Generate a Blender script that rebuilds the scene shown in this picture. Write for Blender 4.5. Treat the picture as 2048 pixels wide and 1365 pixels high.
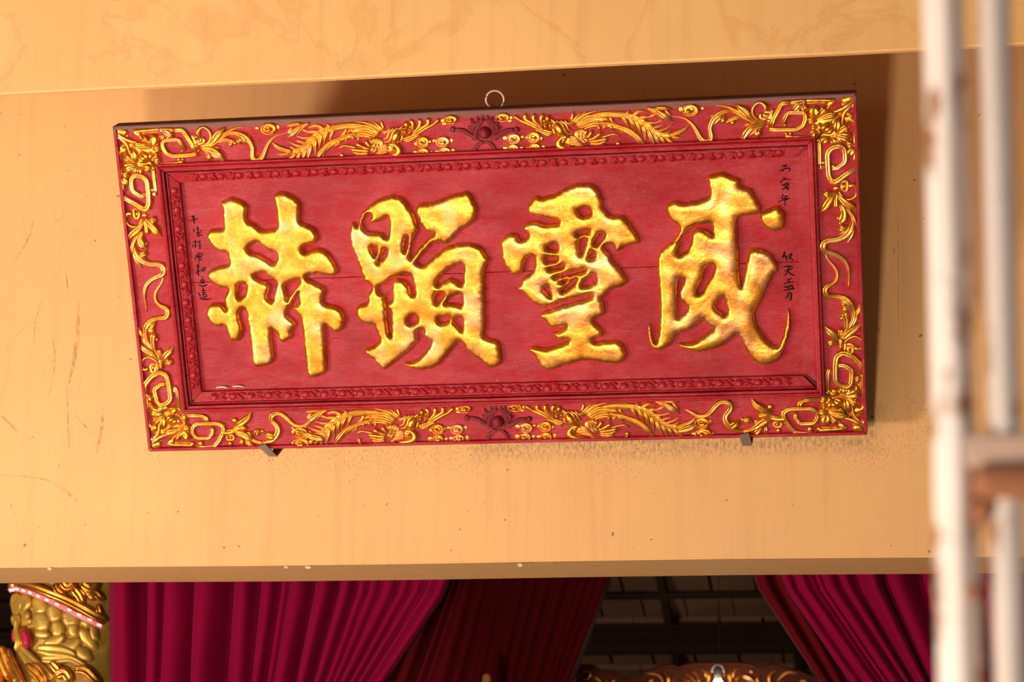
import bpy, bmesh, math, random
import numpy as np
from mathutils import Vector, Matrix
from mathutils.geometry import delaunay_2d_cdt

# ------------------------------------------------------------------ camera, sky, sun, exposure
for o in list(bpy.data.objects): bpy.data.objects.remove(o, do_unlink=True)
SC = bpy.context.scene; COL = SC.collection
ZO = 3.2                                             # height of the reference point of the wall above the floor
F, CX, CY = 4835.0, 1024.0, 682.5                    # focal length and centre in pixels of the 2048x1365 photograph
RW = np.array([[0.98764187, 0.15648616, 0.00869582],
               [-0.02952675, 0.24027066, -0.97025676],
               [-0.15392111, 0.95800944, 0.2419219]])  # world -> camera (x right, y down, z forward)
CP = np.array([1.01587931, -6.32286231, -1.59668451 + ZO])
cd = bpy.data.cameras.new('camera'); cam = bpy.data.objects.new('camera', cd); COL.objects.link(cam)
cd.sensor_fit = 'HORIZONTAL'; cd.sensor_width = 36.0; cd.lens = F * 36.0 / 2048.0
cd.clip_start = 0.05; cd.clip_end = 200
Rc = RW.T @ np.diag([1.0, -1.0, -1.0])
M = Matrix.Identity(4)
for i in range(3):
    for j in range(3): M[i][j] = Rc[i, j]
    M[i][3] = CP[i]
cam.matrix_world = M
cd.dof.use_dof = True; cd.dof.focus_distance = 6.2; cd.dof.aperture_fstop = 4.2
SC.camera = cam

w = bpy.data.worlds.new('sky'); SC.world = w; w.use_nodes = True
nt = w.node_tree; nt.nodes.clear()
sky = nt.nodes.new('ShaderNodeTexSky'); sky.sky_type = 'NISHITA'; sky.sun_disc = False
sky.sun_elevation = math.radians(58); sky.sun_rotation = math.radians(200); sky.dust_density = 2.0
bg = nt.nodes.new('ShaderNodeBackground'); out = nt.nodes.new('ShaderNodeOutputWorld')
bg.inputs['Strength'].default_value = 0.022
nt.links.new(sky.outputs[0], bg.inputs[0]); nt.links.new(bg.outputs[0], out.inputs[0])

sd = bpy.data.lights.new('sun', 'SUN'); sd.energy = 10.0; sd.angle = math.radians(0.6); sd.color = (1.0, 0.95, 0.88)
sun = bpy.data.objects.new('sun', sd); COL.objects.link(sun)
sdir = Vector((-0.25, 0.40, -0.88)).normalized()       # from behind and a little to the left of the camera, high
sun.rotation_euler = sdir.to_track_quat('-Z', 'Y').to_euler(); sun.location = (-3, -6, 9)

gd = bpy.data.lights.new('glint_lamp', 'AREA'); gd.shape = 'RECTANGLE'; gd.size = .40; gd.size_y = .25; gd.energy = 54; gd.spread = math.radians(95); gd.color = (1.0, .93, .82)
glint = bpy.data.objects.new('glint_lamp', gd); COL.objects.link(glint); glint.location = (-.08, -5.95, .42)   # added area lamp standing in for reflected sun, sharpens the plaque's shadow
glint.rotation_euler = (Vector((-.6, 0, ZO + .3)) - Vector((.02, -5.95, .42))).to_track_quat('-Z', 'Y').to_euler()

ld = bpy.data.lights.new('left_fill', 'AREA'); ld.shape = 'RECTANGLE'; ld.size = .8; ld.size_y = .7; ld.energy = 135; ld.spread = math.radians(110); ld.color = (1.0, .95, .87)
lg = bpy.data.objects.new('left_fill', ld); COL.objects.link(lg); lg.location = (-5.2, -4.6, .45)      # added fill lamp that brightens the left wall and the gold
lg.rotation_euler = (Vector((-1.2, 0, ZO)) - Vector((-5.2, -4.6, .45))).to_track_quat('-Z', 'Y').to_euler()

# spot lamps added to throw soft light patches (wall left and below the plaque)
for (dx, dy, ang, en) in ((300, 955, 2.2, 150), (165, 1075, 2.4, 80), (70, 300, 3.6, 130), (40, 940, 3.2, 110), (845, 1010, 1.7, 55), (560, 970, 2.2, 50), (330, 1080, 1.8, 60)):
    rr = np.array([(dx - CX) / F, (dy - CY) / F, 1.0]) @ RW; tgt = CP + rr * (-CP[1] / rr[1])
    sl = bpy.data.lights.new('dapple_lamp', 'SPOT'); sl.energy = en; sl.spot_size = math.radians(ang * 1.5); sl.spot_blend = 1.0; sl.shadow_soft_size = .03; sl.color = (1.0, .95, .88)
    so = bpy.data.objects.new('dapple_lamp', sl); COL.objects.link(so); so.location = (-2.6, -5.2, .25)
    so.rotation_euler = (Vector(tgt) - so.location).to_track_quat('-Z', 'Y').to_euler()

SC.view_settings.view_transform = 'Standard'; SC.view_settings.look = 'None'
SC.view_settings.gamma = 1.0; SC.view_settings.use_curve_mapping = False
SC.view_settings.exposure = 0.0

# ------------------------------------------------------------------ helpers
rng = random.Random(7)
def ray(px):
    px = np.atleast_2d(np.array(px, float))
    return np.stack([(px[:, 0] - CX) / F, (px[:, 1] - CY) / F, np.ones(len(px))], 1) @ RW
def unproj(px, n, p0):
    r = ray(px); t = ((np.array(p0, float) - CP) @ np.array(n, float)) / (r @ np.array(n, float))
    return CP + r * t[:, None]
def atY(px, Y): return unproj(px, (0, 1, 0), (0, Y, 0))

def link(name, me, parent=None, mat=None, **props):
    o = bpy.data.objects.new(name, me); COL.objects.link(o)
    if mat is not None and me is not None and not me.materials: me.materials.append(mat)
    if parent is not None: o.parent = parent
    for k, v in props.items(): o[k] = v
    return o
def mesh(name, V, Fc, smooth=True):
    me = bpy.data.meshes.new(name); me.from_pydata([tuple(map(float, v)) for v in V], [], [tuple(map(int, f)) for f in Fc])
    me.update()
    if smooth:
        me.polygons.foreach_set('use_smooth', [True] * len(me.polygons))
    return me
def empty(name, loc=(0, 0, 0), **props):
    o = bpy.data.objects.new(name, None); COL.objects.link(o); o.location = loc; o.empty_display_size = 0.05
    for k, v in props.items(): o[k] = v
    return o
def boxes(name, lst, bevel=0.0):
    bm = bmesh.new()
    for (x0, x1, y0, y1, z0, z1) in lst:
        g = bmesh.ops.create_cube(bm, size=1.0)
        for v in g['verts']:
            v.co = Vector(((x0 + x1) / 2 + v.co.x * (x1 - x0), (y0 + y1) / 2 + v.co.y * (y1 - y0), (z0 + z1) / 2 + v.co.z * (z1 - z0)))
    if bevel: bmesh.ops.bevel(bm, geom=bm.edges[:], offset=bevel, segments=2, affect='EDGES', profile=0.5)
    me = bpy.data.meshes.new(name); bm.to_mesh(me); bm.free()
    return me
def prism(name, poly, d):
    """poly: list of 3d points (planar), d: extrusion vector"""
    n = len(poly); P = [np.array(p, float) for p in poly]; d = np.array(d, float)
    V = P + [p + d for p in P]
    Fc = [tuple(range(n))[::-1], tuple(range(n, 2 * n))] + [(i, (i + 1) % n, n + (i + 1) % n, n + i) for i in range(n)]
    me = mesh(name, V, Fc, False)
    bm = bmesh.new(); bm.from_mesh(me); bmesh.ops.recalc_face_normals(bm, faces=bm.faces); bm.to_mesh(me); bm.free()
    return me
def lathe(name, prof, seg=24, axis_pt=(0, 0, 0)):
    V = []; Fc = []; ax = np.array(axis_pt, float)
    for (r, z) in prof:
        for k in range(seg):
            a = 2 * math.pi * k / seg; V.append(ax + (r * math.cos(a), r * math.sin(a), z))
    for i in range(len(prof) - 1):
        for k in range(seg):
            a, b = i * seg + k, i * seg + (k + 1) % seg
            Fc.append((a, b, b + seg, a + seg))
    Fc.append(tuple(range(seg))[::-1]); Fc.append(tuple(range((len(prof) - 1) * seg, len(prof) * seg)))
    return mesh(name, V, Fc)
def tube(name, pts, r, seg=8, closed=False):
    P = [np.array(p, float) for p in pts]; n = len(P); V = []; Fc = []
    for i in range(n):
        if closed: t = P[(i + 1) % n] - P[i - 1]
        else: t = P[min(i + 1, n - 1)] - P[max(i - 1, 0)]
        t = t / (np.linalg.norm(t) + 1e-12)
        a = np.array([0, 1, 0.]) if abs(t[1]) < .9 else np.array([1, 0, 0.])
        u = np.cross(t, a); u /= np.linalg.norm(u); v = np.cross(t, u)
        rr = r[i] if hasattr(r, '__len__') else r
        for k in range(seg):
            b = 2 * math.pi * k / seg; V.append(P[i] + rr * (math.cos(b) * u + math.sin(b) * v))
    for i in range(n if closed else n - 1):
        for k in range(seg):
            a0, b0 = i * seg + k, i * seg + (k + 1) % seg; j = (i + 1) % n
            Fc.append((a0, b0, j * seg + (k + 1) % seg, j * seg + k))
    if not closed: Fc += [tuple(range(seg))[::-1], tuple(range((n - 1) * seg, n * seg))]
    return mesh(name, V, Fc)
def catmull(P, n):
    P = np.array(P, float)
    if len(P) < 3: 
        t = np.linspace(0, 1, n)[:, None]; return P[0] * (1 - t) + P[-1] * t
    Q = np.vstack([2 * P[0] - P[1], P, 2 * P[-1] - P[-2]])
    L = np.r_[0, np.cumsum(np.linalg.norm(np.diff(P[:, :2], axis=0), axis=1))]; L /= L[-1]
    res = []
    for s in np.linspace(0, 1, n):
        i = min(np.searchsorted(L, s, side='right') - 1, len(P) - 2); t = (s - L[i]) / max(L[i + 1] - L[i], 1e-9)
        a, b, c, d = Q[i], Q[i + 1], Q[i + 2], Q[i + 3]
        res.append(0.5 * ((2 * b) + (c - a) * t + (2 * a - 5 * b + 4 * c - d) * t * t + (3 * b - a - 3 * c + d) * t ** 3))
    return np.array(res)

# ------------------------------------------------------------------ materials
def newmat(name):
    m = bpy.data.materials.new(name); m.use_nodes = True
    n = m.node_tree; b = n.nodes['Principled BSDF']
    return m, n, b
def nd(n, t, **kw):
    x = n.nodes.new(t)
    for k, v in kw.items():
        if k in x.inputs: x.inputs[k].default_value = v
        else: setattr(x, k, v)
    return x
def coords(n, scale=(1, 1, 1), kind='Object'):
    tc = nd(n, 'ShaderNodeTexCoord'); mp = nd(n, 'ShaderNodeMapping'); mp.inputs['Scale'].default_value = scale
    n.links.new(tc.outputs[kind], mp.inputs[0]); return mp.outputs[0]
def noise(n, vec, scale, detail=4, rough=.55, dist=0.0):
    x = nd(n, 'ShaderNodeTexNoise'); x.inputs['Scale'].default_value = scale; x.inputs['Detail'].default_value = detail
    x.inputs['Roughness'].default_value = rough; x.inputs['Distortion'].default_value = dist
    n.links.new(vec, x.inputs['Vector']); return x.outputs['Fac']
def ramp(n, fac, stops):
    x = nd(n, 'ShaderNodeValToRGB'); e = x.color_ramp.elements
    while len(e) < len(stops): e.new(0.5)
    for i, (p, c) in enumerate(stops):
        e[i].position = p; e[i].color = (c, c, c, 1) if not hasattr(c, '__len__') else (*c, 1)
    n.links.new(fac, x.inputs[0]); return x.outputs[0]
def mix(n, fac, a, b, mode='MIX'):
    x = nd(n, 'ShaderNodeMix'); x.data_type = 'RGBA'; x.blend_type = mode
    for s, v in ((0, fac), (6, a), (7, b)):
        if hasattr(v, 'links') or hasattr(v, 'is_linked'): n.links.new(v, x.inputs[s])
        elif s == 0: x.inputs[0].default_value = v
        else: x.inputs[s].default_value = (*v, 1)
    return x.outputs[2]
def math_(n, op, a, b=0.0, clamp=False):
    x = nd(n, 'ShaderNodeMath'); x.operation = op; x.use_clamp = clamp
    for i, v in enumerate((a, b)):
        if hasattr(v, 'is_linked'): n.links.new(v, x.inputs[i])
        else: x.inputs[i].default_value = v
    return x.outputs[0]
def sepxyz(n, vec):
    x = nd(n, 'ShaderNodeSeparateXYZ'); n.links.new(vec, x.inputs[0]); return x.outputs
def bump(n, b, h, strength, dist=0.002):
    x = nd(n, 'ShaderNodeBump'); x.inputs['Strength'].default_value = strength; x.inputs['Distance'].default_value = dist
    n.links.new(h, x.inputs['Height']); n.links.new(x.outputs[0], b.inputs['Normal'])
def simple(name, col, rough=.5, metal=0.0, var=.15, vs=30, spec=.5):
    m, n, b = newmat(name); v = coords(n)
    f = noise(n, v, vs)
    c = mix(n, f, tuple(x * (1 - var) for x in col), tuple(min(x * (1 + var), 1) for x in col))
    n.links.new(c, b.inputs['Base Color']); b.inputs['Roughness'].default_value = rough
    b.inputs['Metallic'].default_value = metal; b.inputs['Specular IOR Level'].default_value = spec
    return m
def box_mask(n, xyz, x0, x1, z0, z1, soft=.05):
    """soft window in the wall's own x,z"""
    def win(v, a, c):
        l = nd(n, 'ShaderNodeMapRange'); l.inputs[1].default_value = a - soft; l.inputs[2].default_value = a + soft; l.interpolation_type = 'SMOOTHSTEP'
        h = nd(n, 'ShaderNodeMapRange'); h.inputs[1].default_value = c - soft; h.inputs[2].default_value = c + soft; h.interpolation_type = 'SMOOTHSTEP'
        h.inputs[3].default_value = 1; h.inputs[4].default_value = 0
        n.links.new(v, l.inputs[0]); n.links.new(v, h.inputs[0]); return math_(n, 'MULTIPLY', l.outputs[0], h.outputs[0])
    return math_(n, 'MULTIPLY', win(xyz[0], x0, x1), win(xyz[2], z0, z1))

def mat_plaster(name, base, wall=True):
    m, n, b = newmat(name); v = coords(n); xyz = sepxyz(n, v)
    big = noise(n, v, 1.3, 3); fine = noise(n, v, 14, 6, .6)
    c = mix(n, big, tuple(x * .93 for x in base), tuple(min(1, x * 1.05) for x in base))
    vs = coords(n, (1, 1, .05))
    streak = ramp(n, noise(n, vs, 26, 4, .6), [(.5, 0.0), (.78, .26)])
    c = mix(n, streak, c, tuple(x * q for x, q in zip(base, (.62, .55, .5))))
    c = mix(n, math_(n, 'MULTIPLY', fine, .18), c, tuple(x * .72 for x in base))
    if wall:
        # soot and mildew speckles on the paint below the plaque, thicker to the right
        sp = ramp(n, noise(n, coords(n, (1, 1, .45)), 230, 3, .75), [(.55, 0.0), (.65, 1.0)])
        band = box_mask(n, xyz, -1.0, 1.12, ZO - .37, ZO - .17, .07)
        pat = ramp(n, noise(n, v, 5.0, 3), [(.42, 0.0), (.62, 1.0)])
        f1 = math_(n, 'MULTIPLY', math_(n, 'MULTIPLY', sp, band), pat)
        c = mix(n, math_(n, 'MULTIPLY', f1, .8), c, (.13, .075, .06))
        bd2 = box_mask(n, xyz, -.10, .98, ZO - .325, ZO - .2, .03)
        sp2 = ramp(n, noise(n, coords(n, (1.4, 1, .5)), 95, 6, .85), [(.46, 0.0), (.62, 1.0)])
        c = mix(n, math_(n, 'MULTIPLY', math_(n, 'MULTIPLY', sp2, bd2), .85), c, (.13, .07, .06))
        dots = ramp(n, noise(n, v, 46, 2, .5), [(.715, 0.0), (.74, 1.0)])
        c = mix(n, math_(n, 'MULTIPLY', dots, .7), c, (.12, .06, .04))
        # pale-brown curved scuffs left of the plaque
        wv = nd(n, 'ShaderNodeTexNoise'); wv.inputs['Scale'].default_value = 1.0; wv.inputs['Detail'].default_value = 1.0
        n.links.new(coords(n, (9.0, 1, 1.6)), wv.inputs['Vector'])
        sc = ramp(n, wv.outputs['Fac'], [(.497, 0.0), (.5, 1.0), (.503, 0.0)])
        msk = math_(n, 'MULTIPLY', box_mask(n, xyz, -1.6, -1.0, ZO - .35, ZO + .45, .1), ramp(n, noise(n, v, 4, 2), [(.5, 0.0), (.6, 1.0)]))
        c = mix(n, math_(n, 'MULTIPLY', math_(n, 'MULTIPLY', sc, msk), .55), c, (.34, .20, .11))
    else:
        wn = noise(n, coords(n, (.8, 2.0, 1)), 3.2, 5, .6, .6)
        ring = ramp(n, wn, [(.47, 0.0), (.515, .55), (.53, .12), (.62, .22)])
        c = mix(n, math_(n, 'MULTIPLY', ring, .75), c, tuple(x * q for x, q in zip(base, (.78, .62, .48))))
        gr = ramp(n, noise(n, v, 3.2, 6, .7), [(.62, 0.0), (.75, .5)])
        c = mix(n, math_(n, 'MULTIPLY', gr, .5), c, (.33, .2, .11))
    n.links.new(c, b.inputs['Base Color']); b.inputs['Roughness'].default_value = .62; b.inputs['Specular IOR Level'].default_value = .25
    bump(n, b, noise(n, coords(n, (1, 1, 1)), 160, 4, .6), .12, .002)
    return m

def mat_red(name='red_lacquer', dk=1.0):
    m, n, b = newmat(name); v = coords(n)
    big = noise(n, v, 5, 5, .6, .4); fine = noise(n, coords(n, (4, 22, 4)), 8, 6, .65)
    c = mix(n, ramp(n, big, [(.35, 0.0), (.65, 1.0)]), (.31 * dk, .004, .009), (.40 * dk, .007, .014))
    hz = ramp(n, math_(n, 'MULTIPLY', fine, big), [(.20, 0.0), (.38, .55)])
    c = mix(n, math_(n, 'MULTIPLY', hz, .22), c, (.58, .12, .12))                # pinkish sheen of the lacquer, painted into the colour
    ch = ramp(n, noise(n, v, 60, 3, .7), [(.70, 0.0), (.74, 1.0)])
    c = mix(n, math_(n, 'MULTIPLY', ch, .35), c, (.22, .02, .02))
    # dust that lies on the upper lip of the frame
    xyz = sepxyz(n, v)
    d = nd(n, 'ShaderNodeMapRange'); d.inputs[1].default_value = PH - .019; d.inputs[2].default_value = PH - .009; n.links.new(math_(n, 'ADD', xyz[1], math_(n, 'MULTIPLY', noise(n, v, 40), .006)), d.inputs[0])
    c = mix(n, math_(n, 'MULTIPLY', d.outputs[0], .85), c, (.20, .10, .075))
    n.links.new(c, b.inputs['Base Color'])
    r = nd(n, 'ShaderNodeMapRange'); r.inputs[3].default_value = .16; r.inputs[4].default_value = .42; n.links.new(fine, r.inputs[0])
    n.links.new(math_(n, 'ADD', r.outputs[0], math_(n, 'MULTIPLY', d.outputs[0], .4)), b.inputs['Roughness'])
    n.links.new(ramp(n, noise(n, coords(n, (2.2, 6, 2)), 5.0, 6, .65, .4), [(.34, .16), (.68, .46)]), b.inputs['Specular IOR Level'])
    h = math_(n, 'ADD', math_(n, 'MULTIPLY', noise(n, v, 38, 5, .6, .5), .8), math_(n, 'MULTIPLY', noise(n, coords(n, (3, 40, 3)), 14, 5, .6), .5))
    bump(n, b, h, .55, .006)
    return m
def mat_gold(name='gold_leaf', big=True):
    m, n, b = newmat(name); v = coords(n)
    a = noise(n, v, 16 if big else 34, 5, .6, .5); f = noise(n, v, 95, 4, .65)
    c = mix(n, ramp(n, a, [(.36, 0.0), (.60, 1.0)]), (.60, .20, .014), (.88, .345, .040))
    c = mix(n, ramp(n, noise(n, v, 48, 5, .7, .8), [(.44, 0.0), (.62, .75)]), c, (.50, .17, .018))
    wear = ramp(n, noise(n, v, 9, 6, .7, .3), [(.50, 0.0), (.64, 1.0)])
    c = mix(n, math_(n, 'MULTIPLY', wear, .6), c, (.78, .36, .17))
    ck = ramp(n, noise(n, v, 130, 6, .85, 1.0), [(.60, 0.0), (.67, 1.0)])
    c = mix(n, math_(n, 'MULTIPLY', ck, .7), c, (.30, .12, .03))
    n.links.new(c, b.inputs['Base Color']); b.inputs['Metallic'].default_value = .85
    r = nd(n, 'ShaderNodeMapRange'); r.inputs[3].default_value = .20; r.inputs[4].default_value = .46; n.links.new(f, r.inputs[0])
    n.links.new(r.outputs[0], b.inputs['Roughness'])
    h = math_(n, 'ADD', math_(n, 'MULTIPLY', a, 1.0), math_(n, 'MULTIPLY', f, .35))
    bump(n, b, h, .28, .004)
    return m
# ------------------------------------------------------------------ the leaning plaque: frame of reference
PX, PY, PZ, PW, PH, PA = -0.9843, -0.10, -0.3064 + ZO, 1.9385, 0.8972, 0.5029
U_ = np.array([1.0, 0, 0]); V_ = np.array([0, -math.sin(PA), math.cos(PA)]); N_ = np.cross(U_, V_)
PO = np.array([PX, PY, PZ])
def uv(px, wz=0.0):
    P = unproj(px, N_, PO + N_ * wz) - PO
    return np.stack([P @ U_, P @ V_], 1)
PPM = 0.00131                                        # metres per photograph pixel at the plaque

RED = mat_red(); GOLD = mat_gold('gold_leaf', True); GOLDS = mat_gold('gold_carving', False)

# ------------------------------------------------------------------ setting
WALLM = mat_plaster('ochre_wall_paint', (.77, .395, .148)); CEILM = mat_plaster('ochre_soffit_paint', (.82, .435, .160), False)
T_LINT = .31
def header():
    n = 24; xs = np.linspace(-5.5, 4.5, n); V = []; Fc = []
    z0 = lambda x: ZO - .6085 - .0035 * (x) + .002 * math.sin(x * 3.1)
    z1 = ZO + 1.3
    for x in xs: V += [(x, 0, z0(x)), (x, T_LINT, z0(x) + .002), (x, T_LINT, z1), (x, 0, z1)]
    for i in range(n - 1):
        for k in range(4):
            a, b = i * 4 + k, i * 4 + (k + 1) % 4; Fc.append((a, b, b + 4, a + 4))
    Fc += [(0, 3, 2, 1), (4 * n - 4, 4 * n - 3, 4 * n - 2, 4 * n - 1)]
    me = mesh('wall_front', V, Fc, False)
    bm = bmesh.new(); bm.from_mesh(me); bmesh.ops.recalc_face_normals(bm, faces=bm.faces)
    es = [e for e in bm.edges if all(v.co.z < ZO - .5 for v in e.verts) and abs(e.verts[0].co.y - e.verts[1].co.y) < .01]
    bmesh.ops.bevel(bm, geom=es, offset=.004, segments=2, affect='EDGES'); bm.to_mesh(me); bm.free()
    return link('wall_front', me, None, WALLM, kind='structure')
header()
# a thin plastered fascia hangs in front of the wall from the dark porch ceiling; it falls a little to the left
YF = -.80
def fascia():
    zl = [atY([q], YF)[0] for q in ((0, 188), (1840, 98))]
    sl = (zl[1][2] - zl[0][2]) / (zl[1][0] - zl[0][0]); V = []; Fc = []
    xs = np.linspace(-5.5, 4.5, 40)
    for x in xs:
        z = zl[0][2] + sl * (x - zl[0][0]) + .0012 * math.sin(x * 5) + .0006 * math.sin(x * 23)
        V += [(x, YF, z + .004), (x, YF + .004, z), (x, YF + .018, z), (x, YF + .018, ZO + 1.80), (x, YF, ZO + 1.80)]
    for i in range(len(xs) - 1):
        for k in range(5): Fc.append((i * 5 + k, i * 5 + (k + 1) % 5, i * 5 + 5 + (k + 1) % 5, i * 5 + 5 + k))
    Fc += [(0, 1, 2, 3, 4), tuple(range(len(V) - 5, len(V)))]
    me = mesh('trim_1', V, Fc, False); bm = bmesh.new(); bm.from_mesh(me); bmesh.ops.recalc_face_normals(bm, faces=bm.faces); bm.to_mesh(me); bm.free()
    link('trim_1', me, None, CEILM, kind='structure')
fascia()
DKC = simple('dark_ceiling_boards', (.05, .025, .012), .8, var=.3, vs=6)
link('ceiling', boxes('ceiling', [(-5.5, 4.5, -4.8, 0.0, ZO + 1.78, ZO + 1.95)]), None, DKC, kind='structure')  # unseen; reach and dark tone chosen to keep sun and bounce off wall
link('ceiling_shade', boxes('ceiling_shade', [(.75, 4.5, -10, -4.8, ZO + 1.78, ZO + 1.95)]), None, DKC, kind='structure')  # unseen roof piece added to shade the gate from the sun
FL = simple('pale_bounce_paving', (.84, .76, .66), .5, var=.05, vs=3)
GR = simple('dark_hall_floor', (.10, .06, .045), .5, var=.2, vs=4)
DK = simple('dark_earth', (.06, .05, .04), .9, var=.3, vs=3)
link('floor', prism('floor', [(-6.4, -1.0, 0), (.9, -1.0, 0), (.9, -5.2, 0), (-.2, -5.2, 0), (-.2, -17, 0), (-12.5, -17, 0)][::-1], (0, 0, -.2)), None, FL, kind='structure')  # unseen; pale area shaped to bounce sun up at the plaque, darker around
link('floor_hall', boxes('floor_hall', [(-5.5, 4.5, -1.0, 7.2, -.2, -.001)]), None, GR, kind='structure')
link('floor_porch', boxes('floor_porch', [(-.25, 4.5, -5.9, -1.0, -.2, -.002)]), None, simple('porch_clay_tiles', (.22, .15, .10), .5, var=.2, vs=4), kind='structure')
link('wall_bounce', boxes('wall_bounce', [(-7.2, -6.9, -13, -4.9, -.1, 3.4)]), None, simple('whitewash', (.85, .80, .72), .8, var=.04, vs=3), kind='structure')  # unseen white wall added to bounce sunlight onto the left side
link('ground', boxes('ground', [(-16, 14, -22, -5.9, -.2, -.01)]), None, DK, kind='structure')
DARKW = simple('dark_hall_wall', (.10, .055, .035), .8, var=.25, vs=5)  # dark brown tone
link('wall_left', boxes('wall_left', [(-5.5, -5.35, 0.32, 7.2, 0, 5.0)]), None, DARKW, kind='structure')
link('wall_right', boxes('wall_right', [(4.35, 4.5, 0.32, 7.2, 0, 5.0)]), None, DARKW, kind='structure')
link('wall_back', boxes('wall_back', [(-5.5, 4.5, 7.0, 7.2, 0, 5.0)]), None, DARKW, kind='structure')

SCU, n_, b_ = newmat('brown_scuff'); b_.inputs['Base Color'].default_value = (.42, .21, .10, 1); b_.inputs['Roughness'].default_value = .8
n_.links.new(math_(n_, 'MULTIPLY', ramp(n_, noise(n_, coords(n_), 60, 4, .7), [(.40, .0), (.62, 1.0)]), .42), b_.inputs['Alpha'])
PCH = simple('white_undercoat_chip', (.56, .42, .28), .8)
def wallmarks():
    wl = bpy.data.objects['wall_front']
    def mk(name, pts_, wd, mat, th=.0004):
        P = atY(catmull(pts_, 14), 0.0); k = .00137; n = len(P); V = []; Fc = []
        for i in range(n):
            t = P[min(i + 1, n - 1)] - P[max(i - 1, 0)]; t /= np.linalg.norm(t); s = np.array([-t[2], 0, t[0]]) * wd * k * .5 * (.25 + math.sin(math.pi * (i + .5) / n))
            V += [P[i] + s - (0, .0001, 0), P[i] + (0, -th, 0), P[i] - s - (0, .0001, 0)]
        for i in range(n - 1): Fc += [(i * 3 + j, i * 3 + j + 1, i * 3 + j + 4, i * 3 + j + 3) for j in (0, 1)]
        link(name, mesh(name, V, Fc), wl, mat)
    for ps, wd in (([(158, 603), (157, 640), (150, 710), (138, 768)], 8), ([(66, 440), (58, 475), (28, 526)], 4), ([(132, 545), (137, 590)], 3), ([(83, 600), (70, 650), (69, 685)], 2.5), ([(206, 816), (203, 860), (193, 908)], 6),
                   ([(0, 829), (20, 848), (36, 868)], 5), ([(126, 977), (155, 1004)], 5), ([(133, 764), (136, 840), (139, 903)], 3), ([(100, 650), (110, 720), (96, 800)], 2), ([(0, 950), (90, 960), (130, 985)], 2), ([(150, 830), (185, 870)], 2.5), ([(1788, 498), (1789, 510)], 3), ([(1783, 498), (1794, 496)], 2), ([(1797, 680), (1796, 390)], 1.5)):
        mk('scuff', ps, wd, SCU)
    for x, y, wd, ln in ((99, 1138, 5, 9), (572, 1135, 4, 8), (616, 1135, 5, 12), (1040, 1130.5, 6, 10), (1493, 1079, 3, 14), (1540, 1087, 3, 8), (19, 1027, 6, 4)):
        mk('paint_chip', [(x - ln / 2, y), (x + ln / 2, y + 1)], wd, PCH)
wallmarks()
# roof of the hall seen from below: a slope falling to the back, tiles on purlins and rafters
RS = math.radians(20.0)
RP0 = np.array([0, 2.6, 3.62]); RT = np.array([0, math.cos(RS), -math.sin(RS)]); RN = np.cross(np.array([1.0, 0, 0]), RT)   # RN points up-ish
if RN[2] < 0: RN = -RN
def roofuv(px):
    P = unproj(px, RN, RP0) - RP0
    return np.stack([P[:, 0], P @ RT], 1)
TILEM = simple('fired_clay_tile', (.135, .060, .032), .9, var=.3, vs=9, spec=.08)
BEAMM = simple('dark_beam_wood', (.026, .012, .006), .85, var=.3, vs=14, spec=.06)  # near-black brown tone
roof = empty('roof', tuple(RP0), kind='structure')
Mr = Matrix.Identity(4)
for i in range(3): Mr[i][0], Mr[i][1], Mr[i][2], Mr[i][3] = (1.0, 0, 0)[i], RT[i], RN[i], RP0[i]
roof.matrix_world = Mr
link('roof_deck', boxes('roof_deck', [(-4.0, 3.5, -3.4, 4.6, .05, .08)]), roof, BEAMM)
# rows of photograph: purlins at these pixel heights (x = 1400)
pur = [(1190, .012, .018), (1252, .012, .016), (1273, .014, .055), (1294, .03, .02)]
for (py, hh, hw) in pur:
    s = roofuv((1400, py))[0][1]
    link('purlin', boxes('purlin', [(-4.0, 3.5, s - hw, s + hw, -hh, .0)]), roof, BEAMM)
for (pxx) in (1038, 1328, 1583):
    s = roofuv((pxx, 1200))[0][0]
    link('rafter', boxes('rafter', [(s - .017, s + .017, -3.4, 4.6, -.01, .01)]), roof, BEAMM)
tm = {}
r0 = roofuv((1400, 1150))[0][1]; r1 = roofuv((1400, 1365))[0][1]
s = r0 - .25; row = 0
while s < r1 + .2:
    x = roofuv((1140, 1160))[0][0] - .5 + (row % 2) * .11
    xe = roofuv((1680, 1160))[0][0] + .5
    while x < xe:
        wv = .20 + rng.uniform(-.012, .012); k = (round(wv, 2),)
        if k not in tm:
            me = boxes('roof_tile', [(0, wv - .008, 0, .30, -.012, .012)], .003); tm[k] = me
        o = link('roof_tile', tm[k], roof, TILEM)
        o.location = (x, s, .028 + rng.uniform(-.003, .003)); o.rotation_euler = (math.radians(5) + rng.uniform(-.01, .01), rng.uniform(-.02, .02), rng.uniform(-.012, .012))
        x += wv
    s += .235; row += 1

# ------------------------------------------------------------------ plaque
plaque = empty('plaque', label='large red lacquered plaque with four raised gold characters, leaning forward on the ochre wall', category='plaque')
Mp = Matrix.Identity(4)
for i in range(3): Mp[i][0], Mp[i][1], Mp[i][2], Mp[i][3] = U_[i], V_[i], N_[i], PO[i]
plaque.matrix_world = Mp
PROF = [(0, -.055), (0, -.003), (.0025, 0), (.0085, .0), (.0105, -.0115), (.1045, -.0115), (.1055, .0), (.1075, .0025), (.1105, .0025), (.1125, .0065), (.1150, .0092),
        (.1185, .0080), (.1200, .000), (.1258, -.0015), (.1268, -.022), (.1300, -.022), (.1306, -.006), (.1335, -.005), (.1350, -.0105), (.1600, -.0175), (.1618, -.0315), (.1618, -.055)]
PROF_R = [(a, b) for a, b in PROF[:14]] + [(.1262, -.024), (.1290, -.0265), (.1610, -.0295), (.1618, -.0315), (.1618, -.055)]
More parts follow.
